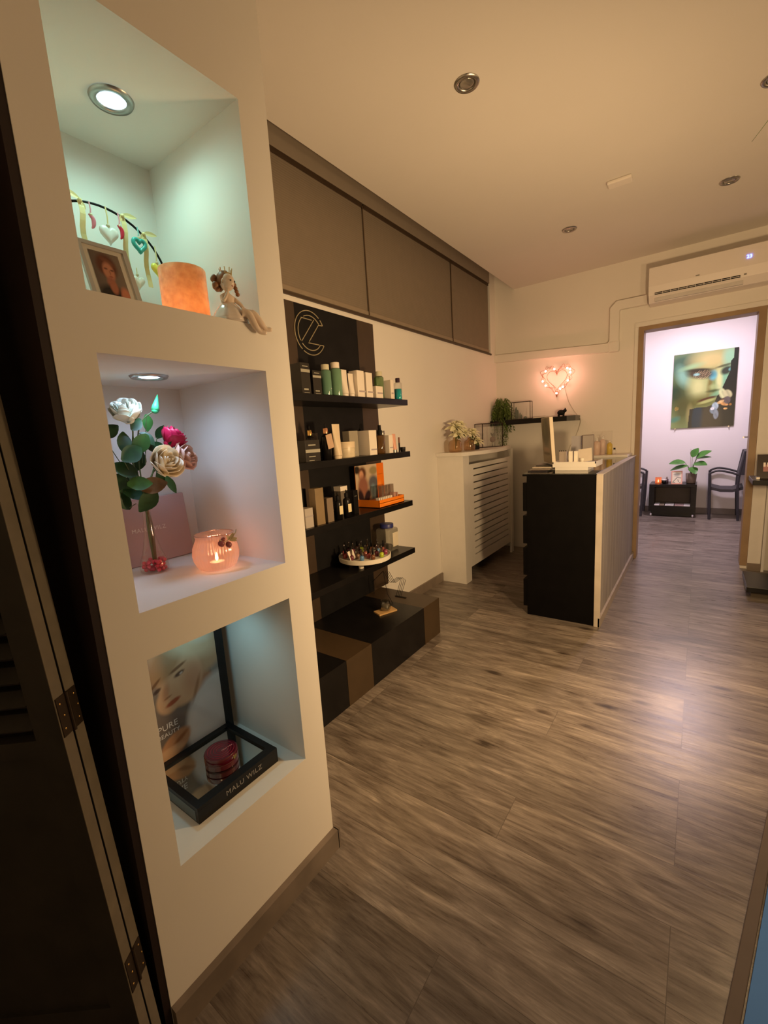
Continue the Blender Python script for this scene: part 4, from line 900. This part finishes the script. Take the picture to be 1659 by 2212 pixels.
def rose(bm, R, seed, outer=1.0):
    random.seed(seed)
    def petal(az, r0, hgt, wd, curl, z0):
        g = []
        for i in range(7):
            t = i/6; row = []
            for j in range(7):
                s_ = (j/6-.5)*2; ph = az + s_*wd*(.35+.65*math.sin(PI*(.15+.7*t)))
                rr = r0*(.25+.75*math.sin(PI/2*min(1, t*1.3))) + curl*max(0, t-.6)*R*(1.4+.3*s_*s_); zz = z0 + hgt*t - abs(s_)**2.5*hgt*.22*t - curl*max(0, t-.75)*R*.8
                row.append(bm.verts.new((rr*math.cos(ph), rr*math.sin(ph), zz)))
            g.append(row)
        for i in range(6):
            for j in range(6): bm.faces.new((g[i][j], g[i][j+1], g[i+1][j+1], g[i+1][j]))
    for ring, (n_, r0, h, wd, cu) in enumerate(((2, .14, 1.12, 1.6, -.05), (3, .27, 1.20, 1.25, -.02), (4, .42, 1.26, 1.05, .02), (5, .60, 1.25, .95, .08), (6, .78, 1.16, .85, .14*outer), (6, .94, 1.02, .80, .26*outer))):
        for k in range(n_): petal(2*PI*k/n_ + ring*.7 + random.uniform(-.15, .15), r0*R, h*R*1.1, wd, cu, -.55*R+.02*R*(4-ring))
    sph(bm, (0, 0, -.45*R), .42*R, (1, 1, .8), 12, 8)
for i, (p, R, mt, ax, nm) in enumerate(roses):
    bm = B(); rose(bm, R, 20+i, .5 if nm in ('white', 'red') else 1); q = ob('rose_bloom', bm, mt, rv, True); q['label'] = '%s rose' % nm; q.location = p
    q.rotation_euler = Vector(ax).to_track_quat('Z', 'Y').to_euler(); q.modifiers.new('s', 'SOLIDIFY').thickness = .0006
    axv = Vector(ax).normalized(); base_ = Vector(p)-axv*R*.7
    ob('rose_stem', tb(spline([(0, 0, .022), (.0, 0, .16), (Vector((0, 0, .19))+base_)/2 + Vector((.0, -.01, 0)), base_-axv*.03, base_], 6), .0022, 6), STEM, rv)
    bm = B()
    for k in range(5):
        a = 2*PI*k/5; sd = axv.orthogonal().normalized(); sd = Matrix.Rotation(a, 3, axv) @ sd; leaf_bm(bm, base_, sd+axv*.3, axv, R*.85, R*.28, -.5, 4)
    ob('sepals', bm, LEAFD, rv)
# bud
bp_ = Vector(W(.603, 1.408, -1.16)); bm = B(); tube(bm, [bp_, bp_+Vector((0, .003, .012)), bp_+Vector((0, .007, .024)), bp_+Vector((0, .012, .040))], lambda t: .010*(1-t)**.8+.0008, 10)
sph(bm, bp_, .0095, u=10, v=8); ob('rose_bud', bm, M('mint_bud', (.08, .60, .24), .4), rv, True); ob('rose_stem', tb(spline([bp_, W(.568, 1.375, -1.175), W(.553, 1.30, -1.18), W(.553, 1.17, -1.185), (0, 0, .03)], 6), .002, 6), STEM, rv)
ob('rose_stem', tb([(0, .004, .02), (.002, .008, .12), (0, .003, .17)], .0042, 8), M('brown_stem', (.16, .10, .05), .5), rv)
random.seed(31)
lf = [((.430, 1.350), LEAFD, .045), ((.470, 1.362), LEAFD, .038), ((.505, 1.365), LEAFB, .04), ((.470, 1.318), LEAF, .055), ((.510, 1.308), LEAFD, .05), ((.445, 1.300), LEAFD, .06), ((.425, 1.268), LEAFD, .055), ((.450, 1.258), LEAFD, .06), ((.475, 1.285), LEAFD, .05),
      ((.455, 1.215), LEAFD, .06), ((.430, 1.225), LEAF, .055), ((.480, 1.228), M('rust_leaf', (.13, .065, .02), .4, var=.3, scale=40), .06), ((.465, 1.195), LEAFD, .06), ((.505, 1.245), LEAF, .05), ((.440, 1.325), LEAFD, .05), ((.425, 1.200), LEAFD, .05), ((.490, 1.330), LEAFD, .04), ((.452, 1.235), LEAF, .05), ((.530, 1.345), LEAFD, .035), ((.415, 1.240), LEAFD, .05)]
for i, ((y, z), mt, L_) in enumerate(lf):
    y, z = y*1.18, 1.3+(z-1.3)*1.18; p = Vector(W(y, z, -1.18+random.uniform(-.03, .03))); a = random.uniform(0, 6.28)
    bm = B(); dr_ = Vector((random.uniform(-.2, .5), math.cos(a), math.sin(a)*.8)); leaf_bm(bm, p-dr_.normalized()*L_*.58, dr_, (1, .1, .3), L_*1.18, L_*.85, .15, 6, .25); ob('rose_leaf', bm, mt, rv, True)
    ob('leaf_stalk', tb([p-dr_.normalized()*L_*.5, (p-dr_.normalized()*L_*.5)*.55+Vector((0, 0, .09))], .0011, 5), STEM, rv)
p = Vector(W(.605, 1.235, -1.16)); bm = B(); leaf_bm(bm, p, (.1, .45, -1), (1, 0, .1), .055, .026, .1, 6, .2); ob('rose_leaf', bm, LEAF, rv, True)
bl = thing('glass_bowl', 'ribbed pink glass bowl with a glowing candle and berries on its rim', 'bowl', (-1.045, .652, N2+.001))
RIBG = glass('pink_ribbed_glass', (.97, .80, .70), .28, .08, .42, (.85, .56, .45))
outer_ = [(.034, 0), (.048, .006), (.057, .025), (.0595, .042), (.057, .060), (.049, .078), (.046, .086), (.050, .095)]
ob('bowl', lt(outer_, 120, capt=False, rib=.012, nrib=40), RIBG, bl, True)
ob('rim', tb([(.0495*math.cos(2*PI*k/40), .0495*math.sin(2*PI*k/40), .0955) for k in range(40)], .0016, 6, closed=True), glass('pink_rim', (.9, .7, .6), .4, .03), bl, True)
ob('tealight', lt([(.019, .004), (.019, .018)], 20), M('wax_white', (.7, .6, .45), .5), bl); ob('flame', lt([(.001, .020), (.0045, .026), (.003, .036), (.0005, .044)], 10), emis('flame', (1, .60, .28), 14), bl, True)
light('candle_glow_middle', 'POINT', (-1.045, .652, N2+.040), .17, (1, .46, .26), .01)
bm = B()
for p, r in (((.048, -.012, .074), .009), ((.051, .006, .067), .009), ((.045, -.004, .083), .006)): sph(bm, p, r, u=12, v=8)
ob('berries', bm, M('dull_red_berries', (.22, .05, .045), .4, var=.2), bl, True)
bm = B(); random.seed(14)
for k in range(9): a = random.uniform(-.8, 2.2); leaf_bm(bm, (.047, .012, .080), (.5, math.cos(a), math.sin(a)*.6), (1, 0, .2), .022, .010, .2, 4)
tube(bm, spline([(.05, -.018, .085), (.052, .0, .078), (.048, .03, .09), (.038, .044, .100)], 5), .0013, 5); ob('sprig', bm, M('dried_sprig', (.36, .27, .14), .6, var=.2), bl)

# ================================================================== BOTTOM NICHE
dp = thing('compact_display', 'black display stand with mirror base and tall portrait panel in the bottom niche', 'display', (-.968, .463, N3+.001))
bm = B(); box(bm, -.235, 0, 0, .254, 0, .0355, bev=.0); ob('base_box', bm, BLACK, dp)
bm = B(); e_ = .019
box(bm, -.235, -.235+e_, 0, .254, .0358, .044); box(bm, -e_*1.4, 0, 0, .254, .0358, .044); box(bm, -.235+e_, -e_*1.4, 0, e_, .0358, .044); box(bm, -.235+e_, -e_*1.4, .254-e_, .254, .0358, .044)
ob('base_frame', bm, BLACK, dp)
mm_ = M('mirror', (.62, .66, .64), .03, 1, var=0); ob('mirror', bx(-.216, -.0265, .0192, .2348, .0357, .0375), mm_, dp)
text('brand_lettering', 'MALU WILZ', .0200, M('silver_grey_print', (.28, .26, .24), .4), dp, (.0006, .138, .0245), FACEX, .0003, 1.12)
ob('side_sticker', bx(-.225, -.012, -.0006, 0, .004, .033), M('grey_side_panel', (.10, .13, .14), .4), dp)
bm = B(); box(bm, -.262, -.2355, -.02, .272, 0, .485); ob('panel_frame', bm, BLACK, dp)
def face_pic(u, v):
    v = v*1.30 if v < .45 else .585+(v-.45)*1.22
    v = min(1.08, v)
    # pale grey ground, blonde hair, face turned left, white shirt, hand
    c = mixc(lin((104, 92, 84)), lin((120, 108, 100)), v)
    if u > .9: c = mixc(c, lin((130, 125, 118)), .6)
    c = mixc(c, lin((150, 108, 80)), blob(u, v, .78, .46, .17, .17, .2, .12))
    c = mixc(c, lin((186, 178, 172)), blob(u, v, .98, .12, .46, .44, .1, .08)); c = mixc(c, lin((205, 196, 192)), .8*blob(u, v, .78, .16, .22, .28, -.2, .2))
    c = mixc(c, lin((168, 134, 102)), blob(u, v, .66, .86, .46, .25, -.15, .1))         # hair
    c = mixc(c, lin((190, 150, 116)), blob(u, v, .54, .66, .26, .25, -.45, .08))        # face
    c = mixc(c, lin((188, 148, 114)), blob(u, v, .38, .52, .14, .12, .2, .12))         # chin/jaw
    c = mixc(c, lin((166, 112, 84)), .6*blob(u, v, .68, .62, .12, .13, 0, .5))
    c = mixc(c, lin((158, 120, 86)), .95*blob(u, v, .40, .84, .24, .12, .55, .2)); c = mixc(c, lin((196, 170, 138)), .8*blob(u, v, .72, .90, .30, .12, -.3, .35)); c = mixc(c, lin((196, 186, 168)), .5*blob(u, v, .85, .93, .14, .05, -.1, .5))
    c = mixc(c, lin((96, 64, 42)), .8*blob(u, v, .52, .755, .10, .014, .25, .3)); c = mixc(c, lin((96, 64, 42)), .8*blob(u, v, .26, .70, .07, .013, .5, .3))
    c = mixc(c, lin((60, 44, 40)), .9*blob(u, v, .53, .700, .060, .018, .2, .3)); c = mixc(c, lin((60, 44, 40)), .9*blob(u, v, .27, .640, .045, .017, .3, .3)); c = mixc(c, lin((214, 190, 176)), .6*blob(u, v, .55, .697, .02, .008, .2, .3))
    c = mixc(c, lin((160, 112, 84)), .7*blob(u, v, .36, .60, .035, .07, -.4, .5)); c = mixc(c, lin((110, 66, 48)), .6*blob(u, v, .37, .545, .045, .010, .2, .3))
    c = mixc(c, lin((140, 62, 40)), .9*blob(u, v, .42, .485, .085, .022, .2, .25)); c = mixc(c, lin((112, 72, 40)), .6*blob(u, v, .70, .50, .02, .12, -.5, .5))
    c = mixc(c, lin((178, 128, 92)), blob(u, v, .38, .10, .19, .10, .35, .12)); c = mixc(c, lin((128, 78, 48)), .7*blob(u, v, .44, .13, .10, .020, .4, .5)); c = mixc(c, lin((196, 150, 112)), blob(u, v, .22, .03, .24, .06, .15, .15))
    return c
picture('portrait_print', .262, .436, face_pic, picmat('print_gloss', .12, .8), dp, (-.2350, -.0185, .0445), (0, 0, PI/2), 110, 170)
PT = M('pale_print', (.62, .55, .50), .5)
text('panel_lettering', 'PURE', .026, PT, dp, (-.2345, .066, .143), FACEX, .0002); text('panel_lettering', 'BEAUTY', .018, PT, dp, (-.2345, .066, .120), FACEX, .0002)
cpt = thing('compact_case', 'round dark red cosmetic compact lying on the black mirror display', 'compact', (-1.068, .601, N3+.0392), .5)
RD = M('wine_red_lacquer', (.085, .004, .012), .14, var=.05, coat=1); 
ob('lower_case', lt([(.042, 0), (.0455, .003), (.0455, .016), (.044, .0175)], 48), RD, cpt, 40); ob('lid', lt([(.044, .0185), (.0458, .020), (.0458, .033), (.0435, .0365), (.03, .0368)], 48), RD, cpt, 40)
bm = B()
for r_ in (.012, .020, .028, .036): tube(bm, [(r_*math.cos(2*PI*k/40), r_*math.sin(2*PI*k/40), .0370) for k in range(40)], .0006, 4, closed=True)
ob('lid_rings', bm, M('wine_red_rings', (.24, .02, .04), .2), cpt)
text('lid_lettering', 'MALU WILZ', .0062, M('rose_print', (.6, .3, .28), .4), cpt, (.014, .010, .0372), (0, 0, 1.0), .0002)
ob('clasp', bx(.043, .0485, -.014, -.002, .021, .030, bev=.001), GOLD, cpt)

# ================================================================== LOUVRED SHUTTER (folded, left foreground)
u_ = Vector((.812, .584, 0)).normalized(); ang = math.atan2(u_.y, u_.x)
sh = thing('folding_shutter', 'dark folding louvred shutter with bare wood edges and bronze hinges at left', 'shutter', (-.868, .243, .004), (0, math.radians(-3.1), ang))
# local x = along panel (towards right, edge at x=0), local y = away from camera
def shutter_panel(y0_, nm):
    bm = B(); Wd = .42; H = 1.98; st_ = .05
    box(bm, -st_, -.0012, y0_, y0_+.024, 0, H); box(bm, -Wd, -Wd+st_, y0_, y0_+.024, 0, H)
    for z0_, z1_ in ((0.02, .19), (.765, .80), (1.93, 1.98)): box(bm, -Wd+st_, -st_, y0_+.001, y0_+.023, z0_, z1_)
    box(bm, -Wd+st_, -st_, y0_+.008, y0_+.016, .19, .765)
    o = ob(nm, bm, SHUT, sh)
    bm = B(); z = .82
    while z < 1.92:
        a0 = math.radians(38); c_, s_ = math.cos(a0), math.sin(a0); hw_, th_ = .016, .003
        pp_ = [(y0_+.012+(a*c_-b*s_), z+.012+(a*s_+b*c_)) for a, b in ((-hw_, -th_), (hw_, -th_), (hw_, th_), (-hw_, th_))]
        va = [bm.verts.new((-Wd+st_, y, zz_)) for y, zz_ in pp_]; vb2 = [bm.verts.new((-st_, y, zz_)) for y, zz_ in pp_]
        bm.faces.new(va[::-1]); bm.faces.new(vb2)
        for k in range(4): bm.faces.new((va[k], va[(k+1) % 4], vb2[(k+1) % 4], vb2[k]))
        z += .046
    s = ob('slats', bm, SHUT, o); s['kind'] = 'stuff'
    e = ob('bare_edge', bx(-.0011, 0, y0_, y0_+.024, 0, H), SHUTEDGE, o); return o
shutter_panel(0, 'shutter_leaf'); shutter_panel(.029, 'shutter_leaf')
for z in (.22, .80, 1.58):
    bm = B(); box(bm, .0002, .0018, .002, .0245, z, z+.075); box(bm, .0002, .0018, .0285, .051, z, z+.075); lathe(bm, [(.0032, z-.001), (.0032, z+.076)], 10, (.003, .0265, 0)); h = ob('hinge', bm, BRONZE, sh)
    bm = B()
    for yy in (.009, .044):
        for k in range(3): sph(bm, (.002, yy+(.004 if k % 2 else 0), z+.014+.024*k), .0024, (.5, 1, 1), 8, 6)
    ob('screws', bm, GOLD, h, True)

# ================================================================== RIGHT-HAND DISPLAY UNIT
ru = thing('product_stand', 'black display stand cut by the right edge of the photo near the door', 'stand', (.325, 3.92, 0))
ob('plinth_base', bx(.03, .6, .04, .40, 0, .045), M('plinth_brown', (.06, .045, .03), .5), ru); ob('plinth_top', bx(0, .6, 0, .41, .0455, .085, bev=.003), BLACK, ru)
ob('back_panel', bx(.155, .6, .385, .41, .0855, 2.05), M('dark_brown_panel', (.10, .07, .05), .45), ru)
ob('shelf_board', bx(-.008, .6, .06, .384, .812, .848, bev=.003), BLACK, ru)
mg = thing('brochure_stand', 'dark leaning brochure with pale bottles pictured, on the right edge shelf', 'brochure', (.345, 4.10, .8485), (-.28, 0, 0))
ob('cover', bx(0, .17, 0, .006, 0, .175), M('brochure_dark', (.035, .025, .022), .3), mg)
ob('picture_patch', bx(.035, .16, -.0006, 0, .05, .10), M('brochure_red', (.35, .16, .16), .4), mg)
bm = B()
for k in range(6): box(bm, .035+k*.02, .047+k*.02, -.0012, -.0007, .085, .115)
ob('white_print', bm, M('brochure_white', (.75, .7, .66), .4), mg)
tag(ob('silver_sample', bx(.335, .36, 4.02, 4.05, .8485, .868, bev=.003), CHROME), 'small silvery sample in front of the dark brochure', 'sample')
# leaf tip in the upper right
lp = thing('hanging_planter', 'hanging planter at the upper right edge, only one thin green leaf tip showing', 'plant', (.42, 1.46, 1.98))
ob('pot', lt([(.045, -.08), (.065, -.07), (.075, .0), (.07, .0), (.06, -.05)], 24), BLACKM, lp, True)
ob('cord', tb([(0, 0, -.02), (0, 0, .739)], .002, 6), M('planter_cord', (.3, .25, .18), .8), lp)
TL = M('thin_leaf', (.12, .22, .05), .5)
for k, (dx, dy, dz, L_) in enumerate(((-1, .02, .10, .36), (.8, .5, .5, .30), (.6, -.7, .4, .28), (.9, -.1, .7, .30), (.3, .9, .6, .26))):
    bm = B()
    if k == 0:
        P6 = spline([(-.02, 0, -.01), (-.13, 0, .12), (-.24, 0, .08), (-.355, .008, -.046)], 6); pv = None
        for i, p in enumerate(P6):
            t = i/(len(P6)-1); w_ = .007*(1-t**3)+.0006; q1 = bm.verts.new(p+Vector((0, w_, 0))); q2 = bm.verts.new(p+Vector((0, 0, -.001))); q3 = bm.verts.new(p-Vector((0, w_, 0)))
            if pv: bm.faces.new((pv[0], pv[1], q2, q1)); bm.faces.new((pv[1], pv[2], q3, q2))
            pv = (q1, q2, q3)
    else: leaf_bm(bm, (0, 0, -.01), (dx, dy, dz), (0, 0, 1), L_, .016, .8, 8)
    ob('leaf', bm, TL, lp)

# ================================================================== FAR ROOM
pw = thing('wall_poster', 'large portrait poster of a green-gold painted face on the far room wall', 'poster', (-.338, 7.388, 1.182))
ps_w, ps_h = .686, .982
bm = B(); box(bm, 0, ps_w, -.004, .008, 0, ps_h); ob('acrylic_panel', bm, BLACKM, pw)
def green_face(u, v):
    c = lin((40, 44, 40))
    bgr = lin((46, 50, 46)); c = mixc(c, lin((30, 52, 66)), blob(u, v, .43, .10, .09, .22, 0, .15)); c = mixc(c, lin((62, 60, 50)), .8*blob(u, v, .65, .08, .16, .30, 0, .2))
    P_ = [(-.05, 1.05), (.94, 1.05), (.94, .88), (.90, .84), (.90, .72), (.84, .60), (.80, .52), (.80, .46), (.72, .40), (.68, .30), (.58, .27), (.44, .27), (.30, .25), (.28, .0), (-.05, -.02)]
    inside = poly_in(u, v, P_)
    if inside:
        c = lin((128, 148, 96)); c = mixc(c, lin((66, 96, 76)), blob(u, v, .12, .86, .28, .16, .1, .5)); c = mixc(c, lin((190, 178, 118)), blob(u, v, .62, .88, .30, .12, 0, .6)); c = mixc(c, lin((148, 196, 160)), blob(u, v, .88, .90, .10, .12, 0, .5))
        c = mixc(c, lin((40, 66, 48)), blob(u, v, .05, .48, .24, .20, -.5, .7)); c = mixc(c, lin((128, 178, 160)), .9*blob(u, v, .16, .70, .08, .13, .6, .7)); c = mixc(c, lin((150, 190, 140)), .8*blob(u, v, .30, .82, .16, .03, .15, .7))
        c = mixc(c, lin((196, 200, 138)), .9*blob(u, v, .42, .54, .14, .16, .3, .7)); c = mixc(c, lin((92, 92, 44)), .9*blob(u, v, .45, .34, .30, .09, .05, .6)); c = mixc(c, lin((70, 72, 40)), .8*blob(u, v, .18, .26, .14, .22, 0, .6)); c = mixc(c, lin((150, 142, 90)), .7*blob(u, v, .30, .18, .05, .12, 0, .5))
        c = mixc(c, lin((126, 186, 150)), .9*blob(u, v, .82, .58, .10, .18, -.1, .5)); c = mixc(c, lin((206, 212, 150)), blob(u, v, .74, .60, .045, .15, .1, .6)); c = mixc(c, lin((112, 96, 44)), .8*blob(u, v, .60, .58, .035, .14, -.15, .6))
        c = mixc(c, lin((96, 184, 200)), blob(u, v, .64, .68, .055, .055, .3, .5)); c = mixc(c, lin((60, 74, 44)), .85*blob(u, v, .66, .475, .10, .018, .05, .5)); c = mixc(c, lin((170, 190, 130)), .6*blob(u, v, .66, .53, .07, .03, 0, .5))
        c = mixc(c, lin((120, 180, 140)), .7*blob(u, v, .72, .43, .10, .035, .3, .5))
        c = mixc(c, lin((64, 52, 44)), .95*blob(u, v, .44, .715, .21, .065, -.10, .3)); c = mixc(c, lin((130, 190, 190)), blob(u, v, .38, .71, .045, .018, 0, .4)); c = mixc(c, lin((48, 44, 34)), .9*blob(u, v, .42, .765, .20, .022, -.03, .4))
        c = mixc(c, lin((50, 52, 48)), .95*blob(u, v, .84, .725, .085, .05, .25, .3)); c = mixc(c, lin((110, 180, 180)), .8*blob(u, v, .90, .735, .03, .02, .2, .4)); c = mixc(c, lin((58, 56, 34)), .8*blob(u, v, .80, .79, .13, .015, .15, .4))
        s_ = math.sin(u*173.3+v*311.7)*math.sin(u*97.1-v*211.3)
        if blob(u, v, .47, .70, .14, .06, 0, .1) > .5 and s_ > .62: c = lin((214, 190, 150))
        c = mixc(c, lin((74, 36, 26)), .95*blob(u, v, .57, .375, .15, .020, .18, .3)); c = mixc(c, lin((176, 186, 116)), .8*blob(u, v, .57, .345, .13, .020, .2, .4))
    if blob(u, v, .08, .27, .035, .03, 0, .1) > .5 and math.sin(u*300+v*180) > 0: c = lin((170, 140, 70))
    c = mixc(c, lin((76, 130, 110)), .9*blob(u, v, .05, .12, .10, .035, .2, .5)) if u < .16 else c
    # jewel in the lower right
    for cx, cy, rx, ry, an, col in ((.80, .43, .05, .07, .5, (206, 214, 160)), (.88, .42, .07, .05, -.4, (196, 196, 150)), (.84, .34, .09, .035, .2, (90, 70, 60)), (.78, .32, .06, .02, .3, (226, 190, 130)), (.84, .29, .06, .02, -.2, (214, 160, 96)), (.88, .34, .05, .05, 0, (96, 90, 92)), (.70, .27, .05, .05, .3, (170, 196, 206)), (.68, .21, .06, .04, -.2, (120, 140, 150)), (.72, .16, .04, .06, 0, (130, 146, 154)), (.66, .24, .03, .02, 0, (225, 232, 235)), (.86, .23, .03, .012, 0, (236, 190, 120)), (.93, .28, .02, .015, 0, (170, 120, 60))):
        k = blob(u, v, cx, cy, rx, ry, an, .15)
        if k > 0: c = mixc(c, lin(col), k*(.86+.14*math.sin(u*90+v*60)))
    return c
picture('poster_print', ps_w, ps_h, green_face, picmat('poster_gloss', .3, 0, .4), pw, (0, -.0048, 0), (0, 0, 0), 150, 200)
for x in (.05, ps_w-.05): ob('mount', lt([(.008, 0), (.008, .010)], 12, M4=Matrix.Rotation(PI/2, 4, 'X')), CHROME, pw).location = (x, -.006, -.006)
# side table
tbk = thing('side_table', 'low black open side table on castors below the poster', 'table', (-.536, 6.98, 0))
bm = B(); box(bm, 0, .535, 0, .36, .41, .445, bev=.002); ob('table_top', bm, BLACK, tbk)
for x in (0, .475): ob('side_panel', bx(x, x+.060, .002, .358, .1505, .4095), BLACK, tbk)
ob('rear_panel', bx(.0605, .4745, .340, .355, .1505, .4095), M('table_rear', (.10, .08, .065), .6), tbk)
ob('bottom_board', bx(0, .535, 0, .36, .072, .1500), BLACK, tbk); ob('kick_board', bx(.03, .50, .03, .05, .012, .0715), BLACK, tbk)
for x in (.03, .505):
    for y in (.03, .33): ob('castor', lt([(.02, -.009), (.02, .009)], 16, M4=Matrix.Rotation(PI/2, 4, 'Y')), M('grey_castor', (.35, .32, .33), .3), tbk).location = (x, y-.02 if y < .1 else y, .0205)
for k, (x, w_, c, lab) in enumerate(((.065, .06, (.75, .72, .72), 'white leaflet lying left inside the low side table'), (.13, .05, (.30, .24, .18), 'brown booklet inside the low side table'), (.19, .10, (.80, .78, .78), 'white magazine lying in the middle of the low side table'), (.30, .10, (.50, .36, .35), 'reddish magazine inside the low side table'), (.402, .070, (.80, .77, .76), 'white magazine lying right inside the low side table'))):
    tag(ob('magazine', bx(-.536+x, -.536+x+w_, 7.0, 7.2, .151, .163), M('mag_print_%d' % k, c, .4)), lab, 'magazine', 'magazines in the side table')
tv = thing('glass_candle', 'small orange glass tealight glowing on the side table', 'candle', (-.440, 7.10, .4455))
ob('glass', lt([(.036, 0), (.038, .004), (.038, .085)], 28, capt=False), glass('orange_glass', (.95, .55, .35), .15, .05, .35, (.85, .36, .20)), tv, True); ob('tealight', lt([(.018, .002), (.018, .016)], 16), M('wax_white', (.7, .6, .45), .5), tv); ob('flame', lt([(.001, .018), (.006, .026), (.004, .038), (.0005, .048)], 10), emis('flame', (1, .60, .28), 14), tv, True)
light('candle_glow_table', 'POINT', (-.440, 7.10, .492), .12, (1, .45, .18), .01)
t = thing('incense_cup', 'small black cup beside the glowing tealight', 'cup', (-.372, 7.07, .4455)); ob('cup', lt([(.018, 0), (.030, .01), (.032, .05)], 20), BLACK, t, True); ob('rim', lt([(.033, .0502), (.033, .056)], 20), WHITE, t)
t = thing('perfume_bottle', 'small dark perfume bottle behind the black cup', 'bottle', (-.345, 7.17, .4455)); ob('bottle', lt([(.02, 0), (.02, .055), (.008, .06)], 14), M('plum_glass', (.12, .06, .09), .2), t, True); ob('cap', lt([(.009, .0602), (.006, .085)], 12), CHROME, t)
pf2 = thing('photo_frame', 'pink framed picture with scribble drawing leaning on the side table', 'photo frame', (-.287, 7.02, .447), (-.22, 0, .12))
bm = B(); box(bm, 0, .125, 0, .012, 0, .012); box(bm, 0, .125, 0, .012, .163, .178); box(bm, 0, .011, 0, .012, .012, .163); box(bm, .114, .125, 0, .012, .012, .163); ob('frame', bm, M('pink_frame', (.72, .36, .27), .35, var=.1), pf2)
def scrib(u, v):
    c = lin((226, 218, 196)); c = mixc(c, lin((120, 124, 118)), .8*blob(u, v, .52, .80, .36, .10, 0, .3)); c = mixc(c, lin((150, 150, 148)), .6*blob(u, v, .5, .65, .3, .06, 0, .4))
    for a, b in (((.05, .08), (.55, .52)), ((.55, .52), (.95, .46)), ((.05, .08), (.3, .05)), ((.62, .3), (.7, .12)), ((.9, .1), (.8, .02))):
        ax, ay = a; bx2, by = b; L2 = (bx2-ax)**2+(by-ay)**2; tt_ = max(0, min(1, ((u-ax)*(bx2-ax)+(v-ay)*(by-ay))/L2)); dd = math.hypot(u-ax-tt_*(bx2-ax), (v-ay-tt_*(by-ay))*1.4)
        if dd < .035: c = lin((70, 80, 76))
    return c
picture('drawing', .103, .151, scrib, picmat('print_satin'), pf2, (.011, .004, .012), (0, 0, 0), 40, 50)
pp2 = thing('potted_plant', 'leafy green plant in a brown pot on the side table', 'plant', (-.070, 7.15, .4455))
ob('pot', lt([(.048, 0), (.055, .01), (.064, .135), (.058, .135), (.056, .12)], 28), M('grey_brown_pot', (.20, .15, .12), .45, var=.1), pp2, True)
ob('soil', lt([(.055, .118), (.055, .122)], 20), M('soil', (.03, .02, .015), .9), pp2)
for i, (dx, dy, dz, L_, ww, tx, ty, tz) in enumerate(((-.075, -.04, .28, .15, .10, -1, -.2, .10), (.015, -.03, .26, .14, .10, .75, -.5, .10), (.045, -.02, .34, .15, .095, .7, -.1, .55), (-.04, -.06, .24, .17, .07, -1, -.1, -.15), (-.01, -.05, .22, .12, .08, .3, -.6, -.3), (.05, .0, .33, .13, .05, .95, .0, .25), (.0, .0, .35, .11, .08, .35, 0, .9))):
    bm = B(); leaf_bm(bm, (dx, dy, dz), (tx, ty, tz), (0, -.5, 1), L_*1.25, ww*1.55, .3, 8, .2); ob('leaf', bm, M('plant_leaf', (.06, .19, .03), .35, var=.3, scale=15), pp2, True)
    ob('stalk', tb(spline([(0, 0, .12), (dx*.4, dy*.4, dz*.7), (dx, dy, dz)], 4), .003, 6), STEM, pp2)
ob('stake', tb([(-.015, 0, .12), (-.02, 0, .46)], .002, 6), M('stake', (.35, .2, .2), .6), pp2)
# chairs
CH = M('charcoal_chair', (.035, .033, .040), .5, var=.1)
def chair(loc, rz, lab):
    t = thing('armchair', lab, 'chair', loc, rz, 'black metal armchairs in the far room')   # local +x = forward, width along y
    Wc = .44
    for y in (0, Wc-.03):
        ob('front_leg', tb([(.0, y+.015, 0), (.012, y+.015, .3), (.022, y+.015, .60)], .016, 8), CH, t)
        ob('rear_leg', tb([(-.29, y+.015, 0), (-.265, y+.015, .4), (-.27, y+.015, .55), (-.315, y+.015, .87)], .014, 8), CH, t)
        bm = B(); tube(bm, spline([(.022, y+.015, .60), (-.06, y+.015, .632), (-.17, y+.015, .615), (-.27, y+.015, .58)], 6), .013, 8); ob('armrest', bm, CH, t, True)
    bm = B(); P5 = [(.01, .425), (-.10, .395), (-.22, .395), (-.32, .43)]
    a = [bm.verts.new((x, .03, z)) for x, z in P5] + [bm.verts.new((x, .03, z-.035)) for x, z in P5[::-1]]; b = [bm.verts.new((v.co.x, Wc-.03, v.co.z)) for v in a]
    bm.faces.new(a); bm.faces.new(b[::-1])
    for k in range(8): bm.faces.new((a[k], a[(k+1) % 8], b[(k+1) % 8], b[k]))
    ob('seat', bm, CH, t)
    bm = B(); q_ = [(-.262, .58), (-.315, .875)]; va = [bm.verts.new((x, yy, z)) for x, z in q_ for yy in (.005, Wc-.005)]; vb3 = [bm.verts.new((x-.13, yy, z)) for x, z in q_ for yy in (.005, Wc-.005)]
    bm.faces.new((va[0], va[1], va[3], va[2])); bm.faces.new((vb3[0], vb3[2], vb3[3], vb3[1]))
    for i_, j_ in ((0, 1), (1, 3), (3, 2), (2, 0)): bm.faces.new((va[i_], va[j_], vb3[j_], vb3[i_]))
    ob('backrest', bm, CH, t)
    return t
chair((.155, 6.95+.41, 0), PI-.02, 'charcoal armchair right of the side table, facing it, partly behind the door')
chair((-.625, 6.93, 0), 0, 'charcoal armchair mostly hidden by the left door frame')
